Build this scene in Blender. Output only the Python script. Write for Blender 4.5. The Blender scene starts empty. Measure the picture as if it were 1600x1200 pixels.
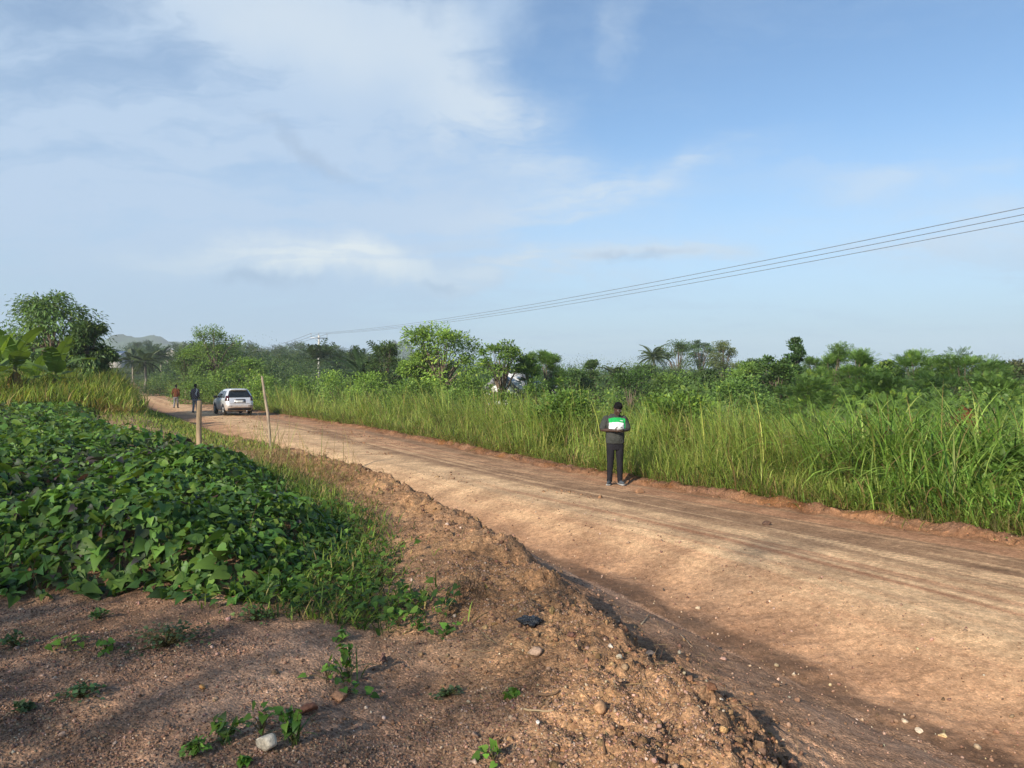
import bpy, bmesh, math, random
import numpy as np
from mathutils import Vector, Matrix, Quaternion

S = bpy.context.scene
COL = S.collection
R = math.radians
# ------------------------------------------------------------------ camera
CAM_Z = 2.3
cam_d = bpy.data.cameras.new('camera')
cam = bpy.data.objects.new('camera', cam_d); COL.objects.link(cam)
cam.location = (0, 0, CAM_Z); cam.rotation_euler = (R(90), 0, 0)
cam_d.sensor_width = 36; cam_d.lens = 36 * 1200 / 1600
cam_d.shift_y = -10 / 1600
cam_d.clip_start = 0.05; cam_d.clip_end = 20000
S.camera = cam
# ------------------------------------------------------------------ light
SUN_EL = R(27)
SUN_H = Vector((-0.55, -0.84, 0)).normalized()          # horizontal direction towards the sun
sun_dir = Vector((SUN_H.x * math.cos(SUN_EL), SUN_H.y * math.cos(SUN_EL), math.sin(SUN_EL)))
sun_d = bpy.data.lights.new('sun', 'SUN'); sun_d.energy = 4.4; sun_d.angle = R(0.6); sun_d.color = (1.0, 0.91, 0.78)
sun = bpy.data.objects.new('sun', sun_d); COL.objects.link(sun)
sun.rotation_euler = sun_dir.to_track_quat('Z', 'Y').to_euler(); sun.location = (-20, -30, 40)
S.view_settings.view_transform = 'Standard'; S.view_settings.look = 'None'
S.view_settings.exposure = 0.6; S.view_settings.gamma = 1
S.render.engine = 'CYCLES'
S.cycles.use_denoising = True
S.cycles.max_bounces = 6; S.cycles.diffuse_bounces = 3; S.cycles.transmission_bounces = 4; S.cycles.volume_bounces = 0
S.cycles.use_adaptive_sampling = True


class NT:
    def __init__(s, tree): s.t = tree; s.n = tree.nodes; s.l = tree.links
    def new(s, typ, **kw):
        n = s.n.new(typ)
        for k, v in kw.items(): setattr(n, k, v)
        return n
    def lk(s, a, b): s.l.new(a, b)
    def put(s, sock, v):
        if hasattr(v, 'is_linked') or isinstance(v, bpy.types.NodeSocket): s.lk(v, sock)
        else: sock.default_value = v
    def m(s, op, a, b=None, c=None, clamp=False):
        n = s.new('ShaderNodeMath', operation=op); n.use_clamp = clamp
        s.put(n.inputs[0], a)
        if b is not None: s.put(n.inputs[1], b)
        if c is not None: s.put(n.inputs[2], c)
        return n.outputs[0]
    def mix(s, f, a, b, blend='MIX'):
        n = s.new('ShaderNodeMix', data_type='RGBA', blend_type=blend)
        s.put(n.inputs[0], f); s.put(n.inputs[6], a); s.put(n.inputs[7], b)
        return n.outputs[2]
    def noise(s, vec, scale, detail=4, rough=.55, out=0):
        n = s.new('ShaderNodeTexNoise'); s.lk(vec, n.inputs['Vector'])
        n.inputs['Scale'].default_value = scale; n.inputs['Detail'].default_value = detail; n.inputs['Roughness'].default_value = rough
        return n.outputs[out]
    def ramp(s, v, lo, hi, a=0., b=1., smooth=True):
        n = s.new('ShaderNodeMapRange'); n.interpolation_type = 'SMOOTHSTEP' if smooth else 'LINEAR'
        s.put(n.inputs[0], v); n.inputs[1].default_value = lo; n.inputs[2].default_value = hi
        n.inputs[3].default_value = a; n.inputs[4].default_value = b
        return n.outputs[0]
    def vmath(s, op, a, b):
        n = s.new('ShaderNodeVectorMath', operation=op); s.put(n.inputs[0], a); s.put(n.inputs[1], b); return n.outputs[0]


# ------------------------------------------------------------------ sky
W = bpy.data.worlds.new('World'); S.world = W; W.use_nodes = True
k = NT(W.node_tree); k.n.clear()
sky = k.new('ShaderNodeTexSky', sky_type='NISHITA'); sky.sun_disc = False
sky.sun_elevation = SUN_EL; sky.sun_rotation = math.atan2(SUN_H.x, SUN_H.y)
sky.air_density = 1.0; sky.dust_density = .6; sky.ozone_density = 2.2; sky.altitude = 0
bg = k.new('ShaderNodeBackground'); k.lk(k.mix(1.0, sky.outputs[0], (.82, .94, 1.0, 1), 'MULTIPLY'), bg.inputs[0]); bg.inputs[1].default_value = 0.107
tc = k.new('ShaderNodeTexCoord'); dirv = tc.outputs['Generated']
sx = k.new('ShaderNodeSeparateXYZ'); k.lk(dirv, sx.inputs[0]); dx, dy, dz = sx.outputs
front = k.m('MAXIMUM', dy, 0.05)
# a cloud layer far overhead: direction -> point on a high plane
zz = k.m('ADD', k.m('MAXIMUM', dz, 0.0), 0.16)
cx = k.m('DIVIDE', dx, zz); cy = k.m('DIVIDE', dy, zz)
cv = k.new('ShaderNodeCombineXYZ'); k.lk(cx, cv.inputs[0]); k.lk(k.m('MULTIPLY', cy, 1.0), cv.inputs[1])
cvec = cv.outputs[0]
warp = k.noise(cvec, 0.9, 5, .6, 1)
wv = k.vmath('MULTIPLY', k.vmath('SUBTRACT', warp, (0.5, 0.5, 0.5)), (1.1, 1.1, 1.1))
mp = k.new('ShaderNodeMapping'); k.lk(k.vmath('ADD', cvec, wv), mp.inputs[0])
mp.inputs['Rotation'].default_value = (0, 0, R(-24)); mp.inputs['Scale'].default_value = (0.5, 1.5, 1)
cir = k.noise(mp.outputs[0], 1.5, 10, .66)
soft = k.noise(cvec, 0.8, 4, .5)
dwarp = k.noise(dirv, 5, 5, .6, 1)
dwv = k.vmath('MULTIPLY', k.vmath('SUBTRACT', dwarp, (0.5, 0.5, 0.5)), (0.24, 0.24, 0.14))
dd = k.new('ShaderNodeSeparateXYZ'); k.lk(k.vmath('ADD', dirv, dwv), dd.inputs[0])
def spot(px, py, rx, ry, rot=0, inner=0.0):
    """soft elliptic bank of cloud round one compass direction and height; rx, ry in hundredths of a radian"""
    v = Vector(((px - 800) / 1200, 1, (590 - py) / 1200)).normalized()
    a = k.m('SUBTRACT', dd.outputs[0], v.x); b = k.m('SUBTRACT', dd.outputs[2], v.z)
    c, s_ = math.cos(R(rot)), math.sin(R(rot))
    u = k.m('ADD', k.m('MULTIPLY', a, c / rx * 100), k.m('MULTIPLY', b, s_ / rx * 100))
    w = k.m('ADD', k.m('MULTIPLY', a, -s_ / ry * 100), k.m('MULTIPLY', b, c / ry * 100))
    r = k.m('SQRT', k.m('ADD', k.m('MULTIPLY', u, u), k.m('MULTIPLY', w, w)))
    return k.m('MULTIPLY', k.ramp(r, 1.0, inner), k.m('GREATER_THAN', dy, 0.0))
def addall(lst):
    o = lst[0]
    for x in lst[1:]: o = k.m('ADD', o, x)
    return o
veil = addall([k.m('MULTIPLY', spot(150, 230, 62, 30, -8), .95), k.m('MULTIPLY', spot(560, 130, 34, 17, -38), .62),
               k.m('MULTIPLY', spot(470, 40, 22, 9, 0), .6), k.m('MULTIPLY', spot(790, 30, 13, 6, 20), .55)])
veil = k.m('MULTIPLY', veil, k.ramp(cir, .34, .62, .50, 1.12))
puff = addall([k.m('MULTIPLY', spot(520, 405, 18, 3.6, -4), 1.0), k.m('MULTIPLY', spot(300, 400, 18, 2.6, 0), .35),
               k.m('MULTIPLY', spot(820, 425, 24, 3.4, 2), .45), k.m('MULTIPLY', spot(1080, 268, 22, 3.0, 6), .38),
               k.m('MULTIPLY', spot(1060, 385, 24, 3.4, 3), .35), k.m('MULTIPLY', spot(1000, 60, 8, 3.2, 58), .24), k.m('MULTIPLY', spot(790, 190, 24, 9, -36), .42), k.m('MULTIPLY', spot(900, 330, 30, 5, 4), .25),
               k.m('MULTIPLY', spot(1450, 240, 22, 5, 8), .35), k.m('MULTIPLY', spot(1500, 360, 20, 6, 0), .28)])
puff = k.m('MULTIPLY', puff, k.ramp(cir, .36, .60, .2, 1.25))
thin = k.m('MULTIPLY', k.ramp(cir, .46, .70), .15)
hzn = k.m('MULTIPLY', k.ramp(dz, .32, .0), .80)
cloud = k.m('ADD', k.m('ADD', veil, puff), k.m('ADD', thin, hzn)); cloud = k.m('MINIMUM', cloud, .93)
grey = k.m('MULTIPLY', addall([k.m('MULTIPLY', spot(500, 255, 13, 1.3, -24), .55), k.m('MULTIPLY', spot(410, 434, 6, 1.4, 0), .7), k.m('MULTIPLY', spot(700, 441, 6, .9, 0), .6),
               k.m('MULTIPLY', spot(1010, 395, 8, .9, 6), .6)]), k.ramp(cir, .3, .55, .4, 1))
ccol = k.mix(k.m('MINIMUM', k.m('ADD', puff, k.m('MULTIPLY', spot(470, 40, 24, 9, 0), .45)), 1.0), (0.345, 0.445, 0.575, 1), (0.56, 0.60, 0.61, 1))
ccol = k.mix(grey, ccol, (0.25, 0.33, 0.45, 1))
ccol = k.mix(k.m('MULTIPLY', k.ramp(dz, .20, .0), .8), ccol, (0.24, 0.375, 0.495, 1))
cb = k.new('ShaderNodeBackground'); k.lk(ccol, cb.inputs[0]); cb.inputs[1].default_value = 1.0
ms = k.new('ShaderNodeMixShader'); k.lk(cloud, ms.inputs[0]); k.lk(bg.outputs[0], ms.inputs[1]); k.lk(cb.outputs[0], ms.inputs[2])
wo = k.new('ShaderNodeOutputWorld'); k.lk(ms.outputs[0], wo.inputs[0])

# ------------------------------------------------------------------ numpy helpers
def rng(seed): return np.random.default_rng(seed)
def _h(ix, iy, seed):
    n = (ix.astype(np.int64) * 374761393 + iy.astype(np.int64) * 668265263 + seed * 974634777) & 0x7fffffff
    n = ((n ^ (n >> 13)) * 1274126177) & 0x7fffffff
    n = n ^ (n >> 16)
    return (n & 0xffff) / 65535.0
def vnoise(x, y, seed=0):
    ix = np.floor(x); iy = np.floor(y); fx = x - ix; fy = y - iy
    ux = fx * fx * fx * (fx * (fx * 6 - 15) + 10); uy = fy * fy * fy * (fy * (fy * 6 - 15) + 10)
    a = _h(ix, iy, seed); b = _h(ix + 1, iy, seed); c = _h(ix, iy + 1, seed); d = _h(ix + 1, iy + 1, seed)
    return (a * (1 - ux) + b * ux) * (1 - uy) + (c * (1 - ux) + d * ux) * uy - 0.5
def fbm(x, y, oct=4, seed=0, rough=.5):
    o = 0; a = 1.0; c, s_ = math.cos(.6), math.sin(.6)
    for i in range(oct):
        o = o + a * vnoise(x, y, seed + i * 17); a *= rough
        x, y = (x * c - y * s_) * 2.03 + 3.1, (x * s_ + y * c) * 2.03 - 1.7
    return o
def sst(a, b, x):
    t = np.clip((x - a) / (b - a), 0, 1); return t * t * (3 - 2 * t)

def obj_np(name, V, F, mat, parent=None, col=None, smooth=False, loc=None, label=None, cat=None, group=None, kind=None):
    """V (n,3), F list of (m,k) index arrays -> one mesh object"""
    me = bpy.data.meshes.new(name)
    if not isinstance(F, (list, tuple)): F = [F]
    V = np.asarray(V, np.float32)
    me.vertices.add(len(V)); me.vertices.foreach_set('co', V.ravel())
    li = np.concatenate([f.ravel() for f in F]).astype(np.int32)
    tot = np.concatenate([np.full(len(f), f.shape[1], np.int32) for f in F])
    st = np.concatenate([[0], np.cumsum(tot)[:-1]]).astype(np.int32)
    me.loops.add(len(li)); me.loops.foreach_set('vertex_index', li)
    me.polygons.add(len(tot)); me.polygons.foreach_set('loop_start', st); me.polygons.foreach_set('loop_total', tot)
    if smooth: me.polygons.foreach_set('use_smooth', np.ones(len(tot), bool))
    me.update(calc_edges=True)
    if col is not None:
        c = np.ones((len(V), 4), np.float32); c[:, :3] = col
        a = me.attributes.new('Col', 'FLOAT_COLOR', 'POINT'); a.data.foreach_set('color', c.ravel())
    if mat: me.materials.append(mat)
    o = bpy.data.objects.new(name, me); COL.objects.link(o)
    if parent: o.parent = parent
    if loc is not None: o.location = loc
    tag(o, label, cat, group, kind)
    return o
def tag(o, label=None, cat=None, group=None, kind=None):
    if label: o['label'] = label
    if cat: o['category'] = cat
    if group: o['group'] = group
    if kind: o['kind'] = kind
    return o
def empty(name, loc, label, cat, group=None, rotz=0):
    o = bpy.data.objects.new(name, None); COL.objects.link(o); o.location = loc; o.rotation_euler = (0, 0, rotz)
    o.empty_display_size = .2
    return tag(o, label, cat, group)
class Acc:
    """collects pieces of geometry for ONE mesh"""
    def __init__(s): s.V = []; s.F = {}; s.C = []; s.n = 0
    def add(s, V, F, C=(1, 1, 1)):
        V = np.asarray(V, float).reshape(-1, 3)
        if not isinstance(F, (list, tuple)): F = [F]
        for f in F:
            f = np.asarray(f)
            s.F.setdefault(f.shape[1], []).append(f + s.n)
        C = np.asarray(C, float)
        s.C.append(np.broadcast_to(C, V.shape) if C.ndim == 1 else C)
        s.V.append(V); s.n += len(V); return s
    def build(s, name, mat, parent=None, **kw):
        return obj_np(name, np.concatenate(s.V), [np.concatenate(f) for f in s.F.values()], mat, parent, col=np.concatenate(s.C), **kw)
def nrm(v): return v / np.maximum(np.linalg.norm(v, axis=-1, keepdims=True), 1e-9)
def frames(d, n):
    """columns: x, y=d, z~n"""
    d = nrm(d); x = nrm(np.cross(d, n)); z = np.cross(x, d)
    return np.stack([x, d, z], -1)
def scatter(T, F, pos, M, sc):
    """copies of template T (n,3)/F at pos with frames M (N,3,3), scale sc (N,) or (N,3)"""
    sc = np.asarray(sc, float)
    if sc.ndim == 1: sc = sc[:, None].repeat(3, 1)
    P = T[None] * sc[:, None, :]
    P = np.einsum('nij,nkj->nki', M, P) + pos[:, None, :]
    N, kv = len(pos), len(T)
    off = (np.arange(N) * kv)[:, None, None]
    return P.reshape(-1, 3), [(f[None] + off).reshape(-1, f.shape[1]) for f in F]
def rep(c, n): return np.repeat(c, n, axis=0)
def randdir(g, n):
    v = g.normal(size=(n, 3)); return nrm(v)
def tube(pts, rad, n=8, cap=True):
    pts = np.asarray(pts, float); rad = np.broadcast_to(np.asarray(rad, float), (len(pts),))
    d = np.gradient(pts, axis=0); d = nrm(d)
    ref = np.array([0.31, 0.95, 0.05]) if abs(d[0][1]) < .9 else np.array([1., 0, 0.1])
    V = []
    u = nrm(np.cross(d[0], ref))
    for i in range(len(pts)):
        u = nrm(u - d[i] * np.dot(u, d[i])); w = np.cross(d[i], u)
        a = np.arange(n) * 2 * math.pi / n
        V.append(pts[i] + rad[i] * (np.cos(a)[:, None] * u + np.sin(a)[:, None] * w))
    V = np.concatenate(V); L = len(pts); F = []
    for i in range(L - 1):
        for j in range(n):
            F.append((i * n + j, i * n + (j + 1) % n, (i + 1) * n + (j + 1) % n, (i + 1) * n + j))
    Fs = [np.array(F)]
    if cap:
        V = np.concatenate([V, pts[:1], pts[-1:]]); a0 = len(V) - 2
        T = [(a0, (j + 1) % n, j) for j in range(n)] + [(a0 + 1, (L - 1) * n + j, (L - 1) * n + (j + 1) % n) for j in range(n)]
        Fs.append(np.array(T))
    return V, Fs
def box(c, s, rot=None):
    c = np.array(c, float); s = np.array(s, float) / 2
    V = np.array([(x, y, z) for x in (-1, 1) for y in (-1, 1) for z in (-1, 1)], float) * s
    if rot is not None: V = V @ np.array(rot).T
    return V + c, np.array([(0, 1, 3, 2), (4, 6, 7, 5), (0, 4, 5, 1), (2, 3, 7, 6), (0, 2, 6, 4), (1, 5, 7, 3)])

# ------------------------------------------------------------------ materials
def new_mat(name):
    m = bpy.data.materials.new(name); m.use_nodes = True
    t = NT(m.node_tree); t.n.clear(); return m, t
def finish(t, sh):
    o = t.new('ShaderNodeOutputMaterial'); t.lk(sh, o.inputs[0]); return o
def principled(t, col, rough=.6, spec=.3, normal=None, metal=0):
    p = t.new('ShaderNodeBsdfPrincipled'); t.put(p.inputs['Base Color'], col); t.put(p.inputs['Roughness'], rough)
    p.inputs['Specular IOR Level'].default_value = spec; p.inputs['Metallic'].default_value = metal
    if normal is not None: t.lk(normal, p.inputs['Normal'])
    return p
def leaf_mat(name, trans=.35, rough=.5, spec=.35, nscale=9):
    m, t = new_mat(name)
    a = t.new('ShaderNodeAttribute'); a.attribute_name = 'Col'
    tcn = t.new('ShaderNodeTexCoord')
    nz = t.noise(tcn.outputs['Object'], nscale, 3)
    c = t.mix(t.ramp(nz, .3, .7, 0, .35), a.outputs['Color'], t.mix(1.0, a.outputs['Color'], (0.72, .68, .8, 1), 'MULTIPLY'))
    p = principled(t, c, rough, spec)
    tr = t.new('ShaderNodeBsdfTranslucent'); t.lk(t.mix(1.0, c, (1.25, 1.2, .55, 1), 'MULTIPLY'), tr.inputs[0])
    ms_ = t.new('ShaderNodeMixShader'); ms_.inputs[0].default_value = trans
    t.lk(p.outputs[0], ms_.inputs[1]); t.lk(tr.outputs[0], ms_.inputs[2]); finish(t, ms_.outputs[0]); return m
def rough_mat(name, col=None, rough=.8, spec=.2, nscale=20, var=.35, bump=.0, bscale=60, metal=0, stretch=(1, 1, 1)):
    m, t = new_mat(name)
    tcn = t.new('ShaderNodeTexCoord'); mpn = t.new('ShaderNodeMapping'); t.lk(tcn.outputs['Object'], mpn.inputs[0]); mpn.inputs['Scale'].default_value = stretch
    v = mpn.outputs[0]
    if col is None:
        a = t.new('ShaderNodeAttribute'); a.attribute_name = 'Col'; c = a.outputs['Color']
    else: c = (*col, 1)
    nz = t.noise(v, nscale, 5)
    c2 = t.mix(t.ramp(nz, .3, .7), t.mix(1.0, c, (1 - var,) * 3 + (1,), 'MULTIPLY'), t.mix(1.0, c, (1 + var,) * 3 + (1,), 'MULTIPLY'))
    nm = None
    if bump:
        b = t.new('ShaderNodeBump'); b.inputs['Strength'].default_value = bump; b.inputs['Distance'].default_value = .02
        t.lk(t.noise(v, bscale, 4), b.inputs['Height']); nm = b.outputs[0]
    p = principled(t, c2, rough, spec, nm, metal); finish(t, p.outputs[0]); return m
def soil_mat(name, gs=1.0):
    m, t = new_mat(name)
    a = t.new('ShaderNodeAttribute'); a.attribute_name = 'Col'; c = a.outputs['Color']
    tcn = t.new('ShaderNodeTexCoord'); v = tcn.outputs['Object']
    wv_ = t.vmath('ADD', v, t.vmath('MULTIPLY', t.noise(v, 40, 2, .5, 1), (.02, .02, .02)))
    vo = t.new('ShaderNodeTexVoronoi'); t.lk(wv_, vo.inputs['Vector']); vo.inputs['Scale'].default_value = 62
    vs = t.new('ShaderNodeSeparateXYZ'); t.lk(vo.outputs['Color'], vs.inputs[0])
    vo2 = t.new('ShaderNodeTexVoronoi'); t.lk(v, vo2.inputs['Vector']); vo2.inputs['Scale'].default_value = 150
    v2 = t.new('ShaderNodeSeparateXYZ'); t.lk(vo2.outputs['Color'], v2.inputs[0])
    n1 = t.noise(v, 1.3, 6, .6); n2 = t.noise(v, 14, 5, .65); n3 = t.noise(v, 90, 3, .6)
    c = t.mix(t.ramp(n1, .3, .7), t.mix(1., c, (.72, .68, .66, 1), 'MULTIPLY'), t.mix(1., c, (1.22, 1.2, 1.16, 1), 'MULTIPLY'))
    c = t.mix(t.ramp(n2, .3, .72), t.mix(1., c, (.74, .72, .7, 1), 'MULTIPLY'), t.mix(1., c, (1.22, 1.2, 1.2, 1), 'MULTIPLY'))
    gr = t.ramp(vs.outputs[0], .62, .98)
    gr2 = t.ramp(v2.outputs[0], .55, 1.0)
    c = t.mix(t.m('MULTIPLY', gr, .8 * gs), c, t.mix(1., c, (1.7, 1.6, 1.55, 1), 'MULTIPLY'))
    c = t.mix(t.m('MULTIPLY', gr2, .7 * gs), c, t.mix(1., c, (1.6, 1.5, 1.5, 1), 'MULTIPLY'))
    dk = t.ramp(vs.outputs[1], .7, 1.0)
    c = t.mix(t.m('MULTIPLY', dk, .8 * gs), c, t.mix(1., c, (.5, .46, .44, 1), 'MULTIPLY'))
    hgt = t.m('ADD', t.m('ADD', t.m('MULTIPLY', t.m('SUBTRACT', 1.0, vo.outputs['Distance']), .8), t.m('MULTIPLY', n2, 1.2)),
              t.m('ADD', t.m('MULTIPLY', vs.outputs[2], .5), t.m('MULTIPLY', n3, .6)))
    b = t.new('ShaderNodeBump'); b.inputs['Strength'].default_value = .75 * gs; b.inputs['Distance'].default_value = .012; t.lk(hgt, b.inputs['Height'])
    p = principled(t, c, .92, .12, b.outputs[0]); finish(t, p.outputs[0]); return m
M_soil = soil_mat('laterite soil'); M_road = soil_mat('graded laterite', .55)
M_stone = rough_mat('pebble', None, .85, .2, 60, .3, .3, 150)
M_leaf = leaf_mat('leaf'); M_grass = leaf_mat('grass blade', .46, .55, .25, 3); M_vine = leaf_mat('vine leaf', .32, .48, .28, 25)
M_dry = leaf_mat('dry straw', .2, .8, .1, 15)
M_bark = rough_mat('bark', (0.17, 0.13, 0.095), .9, .1, 8, .4, .6, 25, stretch=(1, 1, .3))

# ------------------------------------------------------------------ terrain
YT = np.arange(-80, 520, .25)
def table(pts, win=9):
    p = np.array(sorted(pts)); v = np.interp(YT, p[:, 0], p[:, 1])
    kr = np.hanning(win + 2)[1:-1]; kr /= kr.sum()
    vp = np.pad(v, win // 2, mode='reflect', reflect_type='odd'); return np.convolve(vp, kr, 'valid')
XC_ = table([(-80, 33), (-5, 3.0), (0, 1.75), (3.6, .92), (4.5, .74), (5.5, .46), (6.86, .17), (9.1, -.76), (10.7, -1.42), (13.2, -2.65), (18.3, -5.5), (24, -9),
             (38.7, -17.0), (57, -27.6), (98, -49.3), (150, -77), (520, -280)])
XD_ = table([(-80, 50), (0, 5.4), (5.16, 3.0), (5.78, 2.65), (6.7, 2.23), (8.1, 1.62), (9.9, .83), (11.5, -.1), (13.2, -1.15), (18.3, -4.2), (24, -7.8), (38.7, -16.2),
             (57, -27), (98, -48.6), (150, -76), (520, -279)])
XR_ = table([(-80, 70), (0, 14.2), (6, 10.0), (10.6, 6.95), (16.2, 2.95), (21, .3), (27.6, -3), (34.5, -6.6), (47.6, -14.6), (65, -25), (92, -41), (170, -84), (520, -274)], 25)
def XC(y): return np.interp(y, YT, XC_)
def XD(y): return np.interp(y, YT, XD_)
def XR(y): return np.interp(y, YT, XR_)
BED = np.array([(-45, 7.6), (-12, 6.5), (-6.5, 6.1), (-4.4, 5.95), (-3.4, 5.85), (-2.7, 5.8), (-2.15, 5.6), (-1.8, 5.9), (-1.65, 6.7), (-1.85, 8.0), (-2.35, 9.4), (-3.4, 11.5), (-5.0, 14), (-8.8, 18), (-13.8, 25), (-16.8, 32), (-24, 34), (-45, 36)])
def sdist(x, y, P):
    """signed distance, positive inside polygon"""
    x = np.asarray(x, float); y = np.asarray(y, float)
    d = np.full(x.shape, 1e9); ins = np.zeros(x.shape, bool); n = len(P)
    for i in range(n):
        a = P[i]; b = P[(i + 1) % n]; e = b - a
        t = np.clip(((x - a[0]) * e[0] + (y - a[1]) * e[1]) / (e @ e), 0, 1)
        d = np.minimum(d, (x - a[0] - t * e[0]) ** 2 + (y - a[1] - t * e[1]) ** 2)
        c = (a[1] > y) != (b[1] > y)
        with np.errstate(divide='ignore', invalid='ignore'):
            xi = a[0] + (y - a[1]) * e[0] / (e[1] if e[1] else 1e-9)
        ins ^= c & (x < xi)
    return np.sqrt(d) * np.where(ins, 1, -1)
def bed_sd(x, y): return sdist(x, y, BED) + .25 * fbm(x * 1.4, y * 1.4, 3, 5) * sst(60, 20, y)
def terrain(x, y, fine=True):
    x = np.asarray(x, float); y = np.asarray(y, float)
    wob = .22 * fbm(x * .9, y * .9, 3, 11) * sst(40, 14, y)
    xc = XC(y) + wob; xd = XD(y) + .12 * fbm(x * .8 + 9, y * .8, 2, 12); xr = XR(y) + .3 * fbm(x * .5, y * .5, 3, 13)
    amp = np.interp(y, [14, 45], [1, 0.12])
    zc = np.interp(y, [0, 8, 14, 18, 24, 38, 60, 100], [.60, .62, .70, .60, .46, .30, .14, .02])
    zd = -.24 * amp
    zf = .65 + .015 * np.clip(y - 10, 0, 40)
    u = xc - x
    zl = zc + (zf - zc) * sst(0.2, 3.0, u)
    zl = zl + .07 * np.exp(-((u - .15) / .45) ** 2) * amp + .13 * sst(0, .55, bed_sd(x, y)) * sst(60, 35, y)
    # shallow dip between the foreground and the spoil bank
    zl = zl - .10 * np.exp(-((u - 1.25) / .5) ** 2) * sst(9, 5, y)
    w = np.maximum(xd - xc, .3); t = (x - xc) / w
    zb = np.interp(np.clip(t, 0, 1), [0, .07, .17, .27, .78, .88, 1], [0, .07, .32, .42, .79, .97, 1.0]); zb = zc + .07 * amp + (zd - zc - .07 * amp) * zb
    s_ = x - xd
    zr = zd * (1 - sst(.45, 2.1, s_)) + .05 * np.sin(np.clip((x - xd) / np.maximum(xr - xd, 1), 0, 1) * math.pi)
    zv = .1 * np.exp(-((x - xr - .25) / .35) ** 2) * np.interp(y, [10, 60], [1, .5]) - .5 * sst(1, 14, x - xr)
    z = np.where(x < xc, zl, np.where(x < xd, zb, np.where(x < xr, zr, zv)))
    rr = np.hypot(x, y)
    # far ground: a low rise on the left, rolling land
    z = z + sst(110, 420, y) * (13 * sst(0.02, -.30, x / np.maximum(y, 1) + .06 * fbm(x / 150, y / 150, 2, 40)) + 3.0 * fbm(x / 180, y / 180, 3, 41) - .5)
    z = z + .35 * fbm(x / 25, y / 25, 2, 42) * sst(30, 80, rr) * sst(0, 12, np.abs(x - (xd + xr) / 2) - 4)
    if fine:
        near = sst(60, 12, rr)
        bank = np.exp(-((x - xc - .1) / .8) ** 2) * sst(40, 18, y)
        road = ((x > xd) & (x < xr)).astype(float)
        z = z + near * (.05 * fbm(x * 1.6, y * 1.6, 4, 21) + .018 * fbm(x * 7, y * 7, 3, 22) * (1 - .8 * ((x > xc + .25) & (x < xd)))) * (1 - .86 * road * sst(.3, 1.8, x - xd))
        z = z + near * bank * (.12 * fbm(x * 2.2, y * 2.2, 4, 23, .6) + .065 * fbm(x * 9, y * 9, 3, 24, .6))
        verge = np.exp(-((x - xr - .2) / .45) ** 2)
        z = z + sst(70, 20, rr) * verge * (.12 * fbm(x * 3, y * 3, 3, 25, .6))
        # shallow grader scrapes along the road
        q = x + .6 * y
        z = z + road * near * sst(.5, 2, x - xd) * (.018 * fbm((x - xd) / np.maximum(xr - xd, 1) * 12, y * .07, 3, 26) + .007 * fbm((x - xd) / np.maximum(xr - xd, 1) * 50, y * .12, 2, 27))
    return z
def tz(x, y): return float(terrain(np.array([x]), np.array([y]))[0])

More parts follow.
